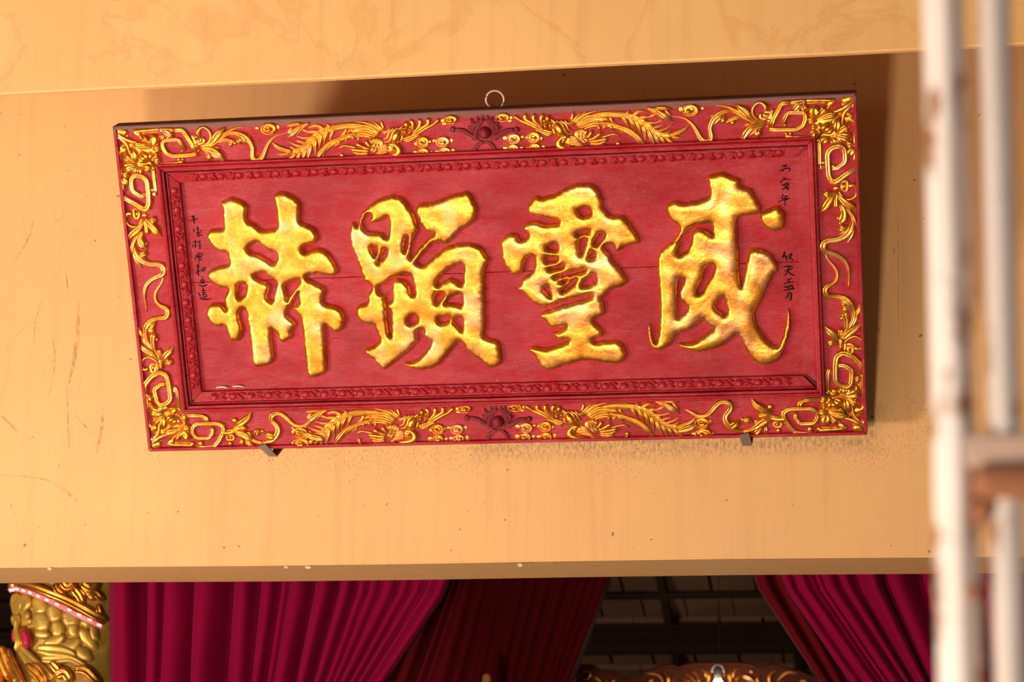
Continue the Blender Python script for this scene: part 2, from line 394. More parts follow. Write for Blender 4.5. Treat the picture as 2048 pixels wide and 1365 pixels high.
def rail(side):
    prof = PROF_R if side == 'right' else PROF
    L = PW if side in ('top', 'bottom') else PH
    n = 40; V = []; Fc = []; m = len(prof)
    for i in range(n):
        t = i / (n - 1)
        for (s, ww) in prof:
            a = s + t * (L - 2 * s); wob = .0009 * math.sin(a * 23 + s * 40) * (1 if 0 < s < .16 else 0)
            if side == 'bottom': p = (a, s, ww + wob)
            elif side == 'top': p = (L - a, PH - s, ww + wob)
            elif side == 'left': p = (s, L - a, ww + wob)
            else: p = (PW - s, a, ww + wob)
            V.append(p)
    for i in range(n - 1):
        for k in range(m - 1):
            a = i * m + k; Fc.append((a, a + m, a + m + 1, a + 1))
    e = 1.2e-4 * 6
    V = [(v[0], v[1], v[2]) for v in V]
    Fc.append(tuple(range(m))); Fc.append(tuple(range((n - 1) * m, n * m))[::-1])
    me = mesh('frame_rail', V, Fc, False)
    # a hairline mitre gap: pull each rail back from its mitres
    for vtx in me.vertices:
        c = vtx.co
        if side in ('top', 'bottom'): c.x += (.0011 if c.x < PW / 2 else -.0011)
        else: c.y += (.0011 if c.y < PH / 2 else -.0011)
    return link('frame_rail', me, plaque, RED)
RAILS = {s: rail(s) for s in ('top', 'bottom', 'left', 'right')}
# panel of planks; seams where the photograph shows the joints
seam = [uv((430, 552), -.03)[0][1], uv((1600, 536.5), -.03)[0][1]]
sm = (seam[0] + seam[1]) / 2
for (v0, v1) in ((.155, sm - .0006), (sm + .0006, PH - .155)):
    link('panel_plank', boxes('panel_plank', [(.155, PW - .155, v0, v1, -.05, -.030)], .0008), plaque, RED)
link('back_board', boxes('back_board', [(.02, PW - .02, .02, PH - .02, -.058, -.0505)]), plaque, simple('bare_back_wood', (.16, .085, .04), .8))

def pts(s):
    return [tuple(float(q) for q in t.split(',')) for t in s.replace(')(', ' ').replace('(', ' ').replace(')', ' ').split()]
def chaikin(P, it=1):
    for _ in range(it):
        Q = []
        for a, b in zip(P, np.roll(P, -1, 0)): Q += [a * .75 + b * .25, a * .25 + b * .75]
        P = np.array(Q)
    return P
def resample(P, d):
    Q = []
    for a, b in zip(P, np.roll(P, -1, 0)):
        n = max(1, int(np.linalg.norm(b - a) / d)); Q += [a + (b - a) * k / n for k in range(n)]
    return np.array(Q)
def inside(Pt, loops):
    c = np.zeros(len(Pt), bool)
    for L in loops:
        a, b = L, np.roll(L, -1, 0)
        for (x0, y0), (x1, y1) in zip(a, b):
            if y0 == y1: continue
            k = ((y0 > Pt[:, 1]) != (y1 > Pt[:, 1])) & (Pt[:, 0] < (x1 - x0) * (Pt[:, 1] - y0) / (y1 - y0) + x0)
            c ^= k
    return c
def segdist(Pt, loops):
    d = np.full(len(Pt), 1e9)
    for L in loops:
        a = L; b = np.roll(L, -1, 0)
        for s in range(0, len(a), 40):
            A, B = a[s:s + 40], b[s:s + 40]; e = B - A
            q = Pt[:, None] - A[None]; t = np.clip((q * e).sum(2) / ((e * e).sum(1) + 1e-12), 0, 1)
            d = np.minimum(d, np.linalg.norm(q - t[..., None] * e, axis=2).min(1))
    return d
def relief(name, outer, holes, w0, H, R, sp, jit=0.0, seed=1, parent=None, mat=None, smooth_it=1, grow=0.0, **props):
    """rounded carved relief with the given outline; outlines in metres of the plaque's face"""
    rs = np.random.RandomState(seed)
    loops = []
    for L in [outer] + holes:
        L = resample(chaikin(np.array(L), smooth_it), sp * 1.1)
        if jit and L is not None:
            k = rs.normal(0, 1, len(L)); k = (k + np.roll(k, 1) * .8) * jit
            t = np.roll(L, -1, 0) - np.roll(L, 1, 0); nn = np.stack([-t[:, 1], t[:, 0]], 1); nn /= np.linalg.norm(nn, axis=1)[:, None] + 1e-9
            L = L + nn * k[:, None]
        if grow:
            ar = np.sum(L[:, 0] * np.roll(L[:, 1], -1) - np.roll(L[:, 0], -1) * L[:, 1]); hole = L is not None and len(loops) > 0
            t = np.roll(L, -2, 0) - np.roll(L, 2, 0); nn = np.stack([t[:, 1], -t[:, 0]], 1) * np.sign(ar); nn /= np.linalg.norm(nn, axis=1)[:, None] + 1e-9
            size = math.sqrt(abs(ar) / 2)
            L = L + nn * (-min(grow, size * .16) if hole else grow)
        loops.append(L)
    lo, hi = loops[0].min(0), loops[0].max(0)
    gx = np.arange(lo[0], hi[0], sp); gy = np.arange(lo[1], hi[1], sp * .866)
    G = np.array([(x + (.5 * sp if j % 2 else 0), y) for j, y in enumerate(gy) for x in gx])
    G = G[inside(G, loops)]; d = segdist(G, loops); k = d > sp * .55; G = G[k]; d = d[k]
    B = np.vstack(loops); nb = len(B); edges = []; s = 0
    for L in loops:
        m = len(L); edges += [(s + i, s + (i + 1) % m) for i in range(m)]; s += m
    allp = np.vstack([B, G])
    vs, es, fs, ov, oe, of = delaunay_2d_cdt([Vector(p) for p in allp], edges, [], 0, 1e-7)
    vs = np.array([tuple(v) for v in vs]); fs = np.array([f for f in fs if len(f) == 3])
    cen = vs[fs].mean(1); fs = fs[inside(cen, loops)]
    dd = segdist(vs, loops); q = np.clip(dd / R, 0, 1)
    q2 = np.clip(dd / (R * .46), 0, 1)
    h = H * (.16 + .50 * np.sqrt(np.clip(1 - (1 - q2) ** 2, 0, 1)) + .34 * np.sqrt(np.clip(1 - (1 - q) ** 2, 0, 1)))
    h += H * .05 * (np.sin(vs[:, 0] * 61 + vs[:, 1] * 37 + seed) * np.sin(vs[:, 1] * 53 - vs[:, 0] * 29 + 2 * seed)) * q
    V = [(x, y, w0 + z) for (x, y), z in zip(vs, h)]
    # skirt: boundary edges go down to the ground
    cnt = {}
    for f in fs:
        for i in range(3):
            e = (f[i], f[(i + 1) % 3]); cnt[tuple(sorted(e))] = cnt.get(tuple(sorted(e)), 0) + 1
    Fc = [tuple(f) for f in fs]; low = {}
    def lowv(i):
        if i not in low: low[i] = len(V); V.append((vs[i][0], vs[i][1], w0 - .0015))
        return low[i]
    for f in fs:
        for i in range(3):
            a, b = f[i], f[(i + 1) % 3]
            if cnt[tuple(sorted((a, b)))] == 1: Fc.append((b, a, lowv(a), lowv(b)))
    me = mesh(name, V, Fc)
    return link(name, me, parent, mat, **props)

# four large characters, outlines read off the photograph (origin, scale, outline, holes)
CH = []
CH.append(((380, 360), 3.25, "(198,150)(230,130)(262,115)(300,125)(340,140)(372,170)(372,205)(365,245)(378,275)(405,280)(430,300)(455,325)(490,325)(575,320)(570,240)(560,170)(543,105)(560,90)(590,80)(625,85)(665,105)(700,130)(720,155)(715,200)(712,250)(722,280)(745,288)(780,300)(812,325)(825,355)(830,380)(815,410)(780,415)(745,425)(728,450)(740,475)(775,465)(815,450)(850,450)(890,470)(925,510)(950,555)(962,590)(950,618)(920,622)(870,612)(820,608)(780,612)(750,625)(768,650)(790,655)(820,675)(855,690)(880,710)(872,740)(862,780)(872,805)(905,815)(940,820)(985,845)(1003,885)(1005,930)(990,970)(960,988)(930,985)(900,955)(878,935)(875,960)(880,1050)(887,1150)(890,1235)(875,1260)(830,1275)(785,1287)(765,1265)(758,1200)(745,1080)(733,960)(722,890)(700,870)(690,850)(668,828)(700,815)(715,800)(705,760)(708,720)(690,750)(665,790)(640,835)(628,880)(650,895)(685,925)(688,945)(660,985)(665,1020)(640,1045)(600,1055)(580,1035)(575,1000)(545,975)(527,962)(533,1030)(540,1100)(548,1165)(530,1195)(480,1210)(435,1218)(408,1195)(402,1130)(390,1000)(375,900)(365,840)(345,835)(325,850)(320,880)(325,920)(340,950)(338,1000)(325,1040)(270,1050)(255,1020)(240,970)(228,940)(190,955)(150,945)(120,905)(108,865)(120,820)(160,798)(205,805)(225,830)(240,850)(235,810)(222,775)(235,745)(250,715)(240,705)(205,705)(165,680)(130,655)(115,625)(125,590)(165,570)(210,560)(250,555)(262,545)(255,505)(240,465)(210,470)(180,460)(140,425)(115,385)(112,355)(130,325)(170,320)(220,322)(222,290)(215,220)(213,175)",
 ["(372,455)(385,430)(415,410)(450,400)(470,430)(505,455)(560,472)(570,500)(560,535)(535,545)(510,525)(470,500)(430,480)(395,478)", "(410,625)(440,608)(485,598)(505,625)(545,645)(570,665)(560,700)(548,745)(540,790)(525,790)(505,775)(500,750)(515,720)(525,690)(500,665)(460,655)(430,640)", "(318,680)(345,668)(368,680)(370,720)(355,755)(320,775)(312,750)(315,710)", "(612,680)(650,665)(690,650)(718,645)(715,665)(690,705)(655,750)(635,790)(632,750)(622,715)"]))
CH.append(((680, 360), 3.25, "(95,285)(110,300)(123,290)(133,250)(148,215)(180,182)(215,150)(255,125)(300,110)(340,100)(390,112)(430,145)(455,190)(480,220)(495,260)(510,310)(505,340)(480,375)(465,420)(455,470)(452,500)(466,515)(500,465)(540,420)(590,372)(620,345)(600,343)(560,335)(545,310)(525,275)(510,240)(492,210)(500,175)(520,155)(560,155)(620,145)(690,115)(760,90)(820,80)(850,95)(865,130)(885,165)(890,200)(880,245)(870,270)(830,290)(790,320)(750,360)(710,400)(680,420)(655,395)(630,415)(605,400)(575,435)(530,485)(490,535)(510,548)(545,558)(580,530)(640,480)(700,435)(760,415)(830,410)(880,420)(930,445)(950,490)(972,520)(960,545)(940,590)(940,700)(942,850)(945,960)(935,1000)(945,1025)(990,1040)(1030,1050)(1040,1090)(1050,1150)(1050,1190)(1020,1210)(980,1222)(950,1205)(915,1165)(870,1140)(830,1110)(800,1065)(775,1035)(740,1080)(700,1130)(660,1180)(610,1220)(550,1232)(500,1228)(450,1215)(412,1190)(470,1185)(520,1160)(560,1115)(600,1055)(575,1040)(545,1010)(548,975)(530,965)(505,985)(500,1020)(510,1045)(470,1085)(430,1125)(380,1165)(330,1205)(290,1235)(260,1215)(215,1165)(170,1130)(160,1100)(210,1085)(265,1055)(260,1020)(240,980)(220,935)(180,940)(125,915)(105,870)(110,830)(130,815)(175,805)(185,780)(180,745)(205,715)(216,690)(190,670)(140,655)(160,640)(150,620)(130,570)(105,500)(75,430)(62,370)(70,310)(80,275)",
 ["(240,698)(265,692)(300,665)(345,635)(400,612)(460,605)(472,640)(485,700)(492,745)(470,750)(455,735)(462,710)(440,680)(415,650)(385,642)(350,655)(340,690)(345,750)(335,795)(310,805)(315,830)(335,850)(335,920)(338,1020)(322,1005)(312,950)(302,880)(300,800)(288,765)(310,725)(285,745)(262,745)(245,722)", "(165,225)(185,210)(205,225)(210,250)(190,270)(215,280)(255,270)(290,245)(320,235)(325,290)(320,375)(300,375)(275,350)(240,340)(195,345)(160,325)(142,305)(147,265)", "(205,430)(235,430)(245,450)(245,480)(235,500)(220,485)(208,460)", "(300,450)(308,460)(305,490)(280,520)(250,545)(245,525)(265,490)(285,460)", "(425,370)(445,365)(450,390)(445,430)(430,470)(418,465)(420,420)", "(630,660)(655,620)(700,580)(760,555)(805,540)(805,600)(800,680)(780,680)(760,655)(720,645)(680,655)(650,685)(630,690)", "(622,735)(650,730)(680,740)(660,780)(630,810)(620,790)", "(700,770)(740,750)(790,735)(798,760)(798,825)(760,810)(720,800)(680,805)(690,790)", "(440,905)(460,880)(495,878)(515,910)(480,935)(445,940)", "(640,890)(680,890)(720,885)(710,915)(680,930)(650,930)(635,915)", "(740,900)(790,885)(800,920)(800,985)(780,965)(755,940)(738,920)"]))
CH.append(((980, 340), 3.25, "(245,245)(265,210)(285,180)(310,170)(330,185)(380,175)(430,155)(490,120)(550,95)(610,85)(660,90)(690,115)(715,140)(720,175)(740,205)(730,240)(750,265)(775,295)(820,298)(870,302)(900,340)(930,385)(960,430)(975,465)(960,480)(910,485)(870,505)(835,530)(805,525)(815,505)(790,480)(760,478)(735,495)(745,520)(780,550)(790,585)(830,625)(855,655)(880,685)(890,720)(880,745)(840,760)(790,770)(760,800)(735,825)(715,835)(735,860)(735,890)(745,920)(735,945)(690,955)(670,975)(680,1000)(715,1025)(735,1065)(720,1082)(680,1090)(665,1110)(700,1125)(760,1112)(820,1108)(860,1130)(880,1180)(885,1215)(865,1245)(820,1255)(770,1255)(700,1240)(640,1235)(580,1240)(520,1255)(460,1275)(410,1292)(370,1300)(335,1285)(310,1240)(280,1190)(250,1155)(290,1150)(350,1165)(410,1150)(470,1135)(520,1115)(480,1105)(440,1100)(412,1065)(440,1050)(490,1030)(500,1010)(450,1025)(410,1030)(375,1000)(345,965)(322,938)(360,920)(420,900)(530,867)(610,846)(668,829)(665,806)(600,820)(520,842)(450,862)(400,884)(380,888)(310,880)(270,855)(230,810)(200,785)(178,770)(205,740)(215,705)(250,680)(285,660)(295,620)(290,570)(275,550)(240,565)(225,595)(222,640)(205,670)(170,685)(135,670)(105,630)(85,590)(78,540)(68,480)(80,445)(110,425)(150,410)(180,425)(190,455)(225,455)(255,430)(245,405)(210,385)(230,355)(260,338)(300,337)(345,352)(395,357)(440,350)(450,332)(435,320)(380,318)(320,300)(280,295)(262,285)(250,265)",
 ["(565,265)(590,250)(620,240)(655,255)(665,285)(640,300)(600,305)(575,290)", "(370,505)(390,485)(420,472)(440,485)(445,515)(410,530)(380,520)", "(365,565)(400,560)(440,565)(440,590)(400,600)(368,605)", "(380,640)(430,625)(475,615)(485,630)(440,645)(390,655)", "(420,690)(480,672)(560,655)(620,645)(625,660)(570,675)(500,690)(425,705)", "(455,725)(500,708)(510,715)(480,735)", "(465,790)(500,750)(550,700)(570,700)(550,735)(510,775)(475,795)", "(595,745)(625,705)(665,675)(690,685)(700,715)(670,745)(620,760)(600,758)", "(345,780)(375,745)(385,770)(400,815)(395,825)(370,805)", "(565,410)(610,395)(650,390)(645,412)(600,425)(570,430)", "(575,450)(630,435)(625,480)(605,545)(585,555)(580,510)", "(680,480)(700,430)(715,405)(750,410)(740,440)(715,475)(690,495)", "(650,545)(670,520)(690,550)(680,575)(640,580)"]))
CH.append(((1270, 320), 3.2514, "(475,115)(480,105)(520,92)(570,83)(600,95)(640,112)(685,130)(680,165)(710,178)(745,190)(770,220)(795,255)(815,300)(818,325)(808,350)(760,355)(700,362)(665,380)(662,450)(668,560)(672,680)(680,760)(688,835)(703,800)(715,740)(730,660)(745,595)(770,577)(810,580)(850,595)(890,615)(905,650)(930,690)(930,720)(900,740)(880,775)(865,810)(840,860)(815,920)(785,970)(770,1000)(785,1060)(820,1130)(860,1180)(900,1210)(935,1215)(960,1160)(980,1090)(990,1020)(1000,950)(1012,1080)(1000,1140)(980,1200)(960,1250)(940,1290)(910,1315)(860,1330)(810,1330)(770,1300)(740,1260)(710,1205)(685,1155)(660,1125)(640,1145)(600,1180)(560,1210)(520,1225)(470,1235)(420,1250)(360,1240)(310,1220)(275,1190)(330,1195)(390,1185)(440,1155)(490,1115)(520,1095)(490,1085)(460,1055)(440,1035)(410,1060)(365,1100)(320,1118)(270,1125)(255,1150)(235,1195)(200,1225)(150,1238)(110,1225)(92,1170)(88,1060)(98,1090)(105,1150)(130,1195)(150,1175)(160,1080)(165,960)(160,830)(148,700)(150,620)(185,570)(235,535)(275,500)(300,450)(265,410)(230,385)(215,350)(208,320)(215,290)(250,270)(280,272)(310,285)(380,275)(440,258)(480,245)(495,220)(485,180)",
 ["(275,610)(285,560)(300,535)(278,535)(295,505)(330,468)(370,432)(430,415)(500,410)(505,440)(515,490)(500,490)(465,460)(430,445)(395,455)(368,480)(375,510)(360,560)(330,600)(295,620)", "(275,770)(320,770)(325,790)(300,830)(290,860)(295,900)(320,930)(350,960)(330,990)(300,1015)(280,1030)(272,1000)", "(455,700)(500,680)(520,690)(515,740)(490,770)(460,830)(435,870)(400,875)(405,850)(430,790)(445,740)", "(515,955)(545,910)(570,885)(585,905)(595,950)(605,985)(585,1010)(575,1005)(550,985)"]))
for i, (org, sc, out_, hol) in enumerate(CH):
    conv = lambda s: uv(np.array(pts(s)) / sc + np.array(org), -.024)
    ch = relief('character', conv(out_), [conv(h) for h in hol], -.030, .0185, .0235, .0034, .00042 if i in (0, 3) else .0006, i + 1, plaque, GOLD, grow=.0019)
dot = uv(np.array(pts("(812,375)(815,345)(845,325)(880,310)(905,300)(935,300)(950,320)(975,340)(978,380)(975,420)(960,450)(930,465)(880,465)(845,445)(825,415)")) / 3.2514 + np.array((1270, 320)), -.024)
relief('character_dot', dot, [], -.030, .0185, .026, .0034, .0004, 9, ch, GOLD)
# ------------------------------------------------------------------ carved ornament of the frame, strokes read off the photograph
GW = -.0115                                          # ground of the border
PRO = {'round': [(-1, 0), (-.97, .45), (-.8, .78), (-.45, .96), (0, 1.0), (.45, .96), (.8, .78), (.97, .45), (1, 0)],
       'leaf': [(-1, 0), (-.95, .5), (-.62, .92), (-.22, .86), (0, .66), (.22, .86), (.62, .92), (.95, .5), (1, 0)],
       'fret': [(-1, 0), (-.97, .82), (-.80, .95), (-.2, .97), (0, .80), (.2, .97), (.80, .95), (.97, .82), (1, 0)]}
def stroke_geo(P, Wd, prof, k, w0):
    """P: points on the face in metres, Wd: full widths in metres"""
    L = np.linalg.norm(np.diff(P, axis=0), axis=1).sum()
    n = int(min(40, max(5, L / .0038)))
    if prof == 'fret' and len(P) > 2:                # keep the corners of the key fret angular
        Q = []
        for i in range(len(P)):
            if 0 < i < len(P) - 1:
                a = P[i] - P[i - 1]; b = P[i + 1] - P[i]; la, lb = np.linalg.norm(a), np.linalg.norm(b); c = min(.004, la * .35, lb * .35)
                Q += [(*(P[i] - a / la * c), Wd[i]), (*(P[i] + b / lb * c), Wd[i])]
            else: Q.append((*P[i], Wd[i]))
        R = np.array(Q)
    else: R = catmull(np.c_[P, Wd], n)
    R[:, 2] = np.maximum(R[:, 2], .0009)
    T = np.zeros((len(R), 2)); T[1:-1] = R[2:, :2] - R[:-2, :2]; T[0] = R[1, :2] - R[0, :2]; T[-1] = R[-1, :2] - R[-2, :2]
    T /= np.linalg.norm(T, axis=1)[:, None] + 1e-12; Nn = np.stack([-T[:, 1], T[:, 0]], 1)
    pr = PRO[prof]; V = []; Fc = []; m = len(pr)
    # rounded ends: an extra, smaller and lower section at each tip
    rows = []
    for i in range(len(R)): rows.append((R[i, :2], Nn[i], R[i, 2], 1.0))
    e0 = R[0, :2] - T[0] * R[0, 2] * .36; e1 = R[-1, :2] + T[-1] * R[-1, 2] * .36
    rows = [(e0, Nn[0], R[0, 2] * .55, .55)] + rows + [(e1, Nn[-1], R[-1, 2] * .55, .55)]
    for (c, nn, wd, f) in rows:
        h = min(.0150, max(.0045, wd * .62 + .0024)) * k * f
        for (s, z) in pr: V.append((c[0] + nn[0] * s * wd / 2, c[1] + nn[1] * s * wd / 2, w0 - .0008 + z * h))
    nr = len(rows)
    for i in range(nr - 1):
        for j in range(m - 1):
            a = i * m + j; Fc.append((a, a + 1, a + m + 1, a + m)[::-1])
    Fc.append(tuple(range(m))[::-1]); Fc.append(tuple(range((nr - 1) * m, nr * m)))
    return V, Fc
def dome_geo(c, rx, ry, k, w0):
    V = []; Fc = []; ns = 14
    h = min(.0150, .0036 + .60 * min(rx, ry)) * k
    rings = [(1, 0), (.97, .4), (.82, .72), (.52, .93), (0.2, 1.0)]
    for (r, z) in rings:
        for i in range(ns):
            a = 2 * math.pi * i / ns; V.append((c[0] + rx * r * math.cos(a), c[1] + ry * r * math.sin(a), w0 - .0008 + z * h))
    for j in range(len(rings) - 1):
        for i in range(ns):
            a, b = j * ns + i, j * ns + (i + 1) % ns; Fc.append((a, b, b + ns, a + ns))
    Fc.append(tuple(range((len(rings) - 1) * ns, len(rings) * ns)))
    return V, Fc
def cloud_strokes(cx, cy, rx, ry, flip=1, full=True):
    """a curled cloud: ring, spiral and side lobes, in crop pixels"""
    L = [('dome', [(cx, cy, rx * 1.06, ry * 1.06)], .22)]
    ring = []
    for i in range(15 if full else 10):
        a = math.radians(200) - flip * i * math.radians(24 if full else 20)
        ring.append((cx + rx * .86 * math.cos(a), cy - ry * .86 * math.sin(a), rx * .20))
    L.append(('round', ring, 1.7))
    sp = [(cx + flip * rx * x, cy + ry * y, rx * w_) for x, y, w_ in ((-.26, .06, .40), (-.02, .26, .34), (.34, .16, .24), (.42, -.16, .17), (.20, -.36, .13), (-.06, -.30, .09))]
    L.append(('round', sp, 1.6))
    return L
class Orn:
    """collects strokes; every stroke of a starred line becomes a mesh of its own, the others are joined per line"""
    def __init__(s, part, org, sc, mat, w0=GW, plane=None):
        s.part, s.org, s.sc, s.mat, s.w0, s.items = part, np.array(org, float), sc, mat, w0, []
        s.plane = w0 + .005 if plane is None else plane
    def conv(s, P): return uv(np.array(P) / s.sc + s.org, s.plane)
    def geo(s, kind, P, k):
        if kind == 'dome':
            V, Fc = [], []
            for q in P:
                c = s.conv([q[:2]])[0]; rx = q[2] / s.sc * PPM; ry = (q[3] if len(q) > 3 else q[2]) / s.sc * PPM
                v, f = dome_geo(c, rx, ry, k, s.w0); o = len(V); V += v; Fc += [tuple(i + o for i in ff) for ff in f]
            return V, Fc
        A = np.array(P); return stroke_geo(s.conv(A[:, :2]), A[:, 2] / s.sc * PPM * (1.15 if kind == 'fret' else 1.32), kind, k, s.w0)
    def add(s, sub, text, kind='round', k=1.0, each=True):
        geos = [s.geo('dome' if t.strip().startswith('D') else kind, pts(t.strip().lstrip('D')), k) for t in text.split('|') if t.strip()]
        s.put(sub, geos, each)
    def put(s, sub, geos, each):
        if each: s.items += [(sub, v, f) for v, f in geos]
        else:
            V, Fc = [], []
            for v, f in geos: o = len(V); V += v; Fc += [tuple(i + o for i in ff) for ff in f]
            s.items.append((sub, V, Fc))
    def cloud(s, cx, cy, rx, ry, lobes='', flip=1):
        g = [s.geo(a, b, c) for a, b, c in cloud_strokes(cx, cy, rx, ry, flip)]
        if lobes: g += [s.geo('dome', pts(l), .32) for l in lobes.split('|')]
        s.put('cloud', g, False)
    def build(s, copies=('',)):
        """copies: '' as drawn, 'x' mirrored left-right, 'y' mirrored top-bottom, ('d',du,dv) shifted"""
        ms = []
        for sub, V, Fc in s.items:
            me = mesh(sub, V, Fc); me.materials.append(s.mat)
            bm = bmesh.new(); bm.from_mesh(me); bmesh.ops.recalc_face_normals(bm, faces=bm.faces)
            bm.to_mesh(me); bm.free(); ms.append((sub, me))
        for c in copies:
            fl, du, dv = (c, 0, 0) if isinstance(c, str) else c
            root = empty(s.part); root.parent = plaque
            sx = -1 if 'x' in fl else 1; sy = -1 if 'y' in fl else 1
            root.scale = (sx, sy, 1); root.location = (PW if sx < 0 else 0, PH if sy < 0 else 0, 0)
            root.location.x += du * sx; root.location.y += dv
            for sub, me in ms: link(sub, me, root)
S13 = 13.6533
# corner flower (upper right), repeated mirrored in all four corners
o = Orn('corner_flower', (1580, 185), S13, GOLDS)
o.add('corner_web', "(1470,240,150)(1620,190,170)(1760,150,110)|(1760,200,100)(1740,330,130)(1700,400,120)|(1180,190,110)(1140,280,130)(1060,360,110)|(1560,560,60)(1640,650,150)(1560,760,160)|(1330,600,90)(1390,560,70)", k=.55, each=False)
o.add('flower_base', "D(1010,880,430,330)|D(1180,1180,360,190)|D(1130,620,330,150)", k=.36, each=False)
o.add('corner_web', "D(1600,330,190,170)|D(1130,270,110,100)|D(1640,700,110,90)", k=.30, each=False)
o.add('calyx_stem', "(1740,210,70)(1560,360,120)(1440,440,110)(1250,520,90)(1000,552,46)|(1720,270,60)(1600,420,90)(1490,560,80)(1445,720,70)(1420,930,50)")
o.add('frame_line', "(1150,222,84)(800,222,92)(470,226,92)|(1540,790,70)(1650,740,90)(1730,790,84)(1775,920,74)(1768,1365,76)(1768,1520,70)|(1100,300,50)(1050,400,50)(1000,500,40)|(470,300,44)(740,286,40)(990,286,40)", k=.9)
o.add('bead', "D(1212,240,44)|D(1762,690,40)", each=True)
o.add('petal', "(742,720,50)(690,570,230)(670,470,260)(700,420,150)|(765,690,44)(850,540,110)(940,440,150)|(740,775,60)(620,760,170)(530,775,150)|(735,900,60)(650,930,170)(600,925,130)|(760,1085,60)(650,1110,190)(600,1145,130)|(750,1190,60)(650,1225,150)(590,1240,90)|(770,742,50)(950,665,140)(1150,610,170)(1335,610,30)|(1270,1130,60)(1290,950,170)(1310,790,150)(1352,650,30)|(1300,1140,60)(1420,1010,130)(1540,930,180)|(1250,1180,60)(1420,1190,200)(1560,1230,270)|(1230,1200,50)(1330,1290,140)(1390,1390,110)|(1100,1220,60)(960,1290,190)(900,1370,130)|(870,1230,60)(800,1320,130)(780,1370,90)|(1140,1230,60)(1190,1330,150)(1230,1430,120)|(640,640,80)(560,600,90)|(1460,1120,70)(1540,1010,110)", kind='leaf')
o.add('bud', "(880,1110,40)(815,960,120)(820,840,70)|(890,1108,40)(920,960,140)(1060,830,80)|(915,1112,40)(1030,1000,130)(1150,870,60)|(950,1130,40)(1090,1070,120)(1180,960,80)", k=1.25)
o.add('sepal', "(770,800,26)(735,950,34)(790,1080,40)(850,1140,36)|(900,1180,36)(1050,1205,46)(1210,1165,36)|(1040,765,36)(1110,800,54)(1135,840,40)", k=1.1)
o.build(('', 'x', 'y', 'xy'))
# upper key fret
o = Orn('key_fret', (1500, 195), S13, GOLDS)
o.add('fret', "(1085,150,110)(860,165,110)(640,600,104)(600,760,100)|(540,860,90)(660,890,110)(1250,880,108)(1440,790,106)(1530,550,104)(1470,420,100)(1030,412,100)(890,720,92)", kind='fret')
o.add('fret_web', "(620,330,60)(560,560,120)(540,700,110)", k=.5)
o.add('knob', "D(485,790,46)|D(545,905,48)|D(960,752,54)|D(1105,990,54)|D(990,1000,48)|D(900,740,46)")
o.add('side_bar', "(990,1085,140)(1200,1102,100)(1660,1092,92)", kind='fret')
o.add('leaf', "(1490,120,50)(1340,180,150)(1215,320,130)|(1440,160,60)(1480,290,150)(1545,330,130)|(1130,140,90)(1330,130,110)(1520,110,110)|(1410,250,60)(1300,340,130)", kind='leaf')
o.add('square_boss', "(400,405,50)(600,400,50)(560,560,50)(365,545,50)(395,420,50)", kind='fret')
o.add('boss_centre', "D(462,500,62,52)")
o.add('boss_foot', "(300,440,70)(290,560,80)(470,610,80)|(500,620,90)(620,700,80)", k=.8)
o.add('curl', "(410,370,70)(425,250,100)(340,165,80)(220,150,66)(90,270,70)(75,450,66)(180,590,60)(360,665,44)")
o.build(('', 'x'))
# upper leaf scroll
o = Orn('leaf_scroll', (1370, 195), S13, GOLDS)
o.add('leaf', "(2190,680,40)(1850,600,110)(1650,400,190)(1480,270,120)(1375,190,14)|(2100,690,60)(1780,620,100)(1500,440,100)(1280,310,74)(1050,240,44)(850,222,10)|(1180,360,40)(1000,400,70)(850,470,60)(700,522,12)|(1090,420,50)(960,520,130)(850,640,120)(755,780,20)|(1060,440,50)(1030,560,140)(990,640,150)|(1720,600,60)(1450,545,110)(1290,590,110)(1200,640,90)|(2160,720,60)(1850,790,150)(1690,950,170)(1590,1120,100)(1540,1250,12)|(2020,750,60)(1720,750,80)(1605,775,14)|(2120,760,60)(1880,930,90)(1700,1070,50)|(2090,780,50)(2010,900,110)(1980,960,150)", kind='leaf')
o.add('curl', "D(1180,665,66)|D(1300,690,70)|D(1990,985,112)")
o.add('vine', "(1620,580,50)(1350,400,64)(1100,385,104)(890,480,130)(750,640,112)(680,850,96)(720,1050,104)(700,1150,120)(580,1210,126)(440,1130,116)(340,960,96)(230,780,78)(100,650,56)(-40,565,36)(-200,535,20)(-400,500,16)(-560,420,16)", kind='leaf')
o.build(('', 'x'))
# cloud between scroll and phoenix on the upper rail
o = Orn('rail_cloud', (1370, 195), S13, GOLDS)
o.cloud(140, 350, 235, 170, "(480,310,58,64)|(-110,330,70,90)")
o.build(('', 'x'))
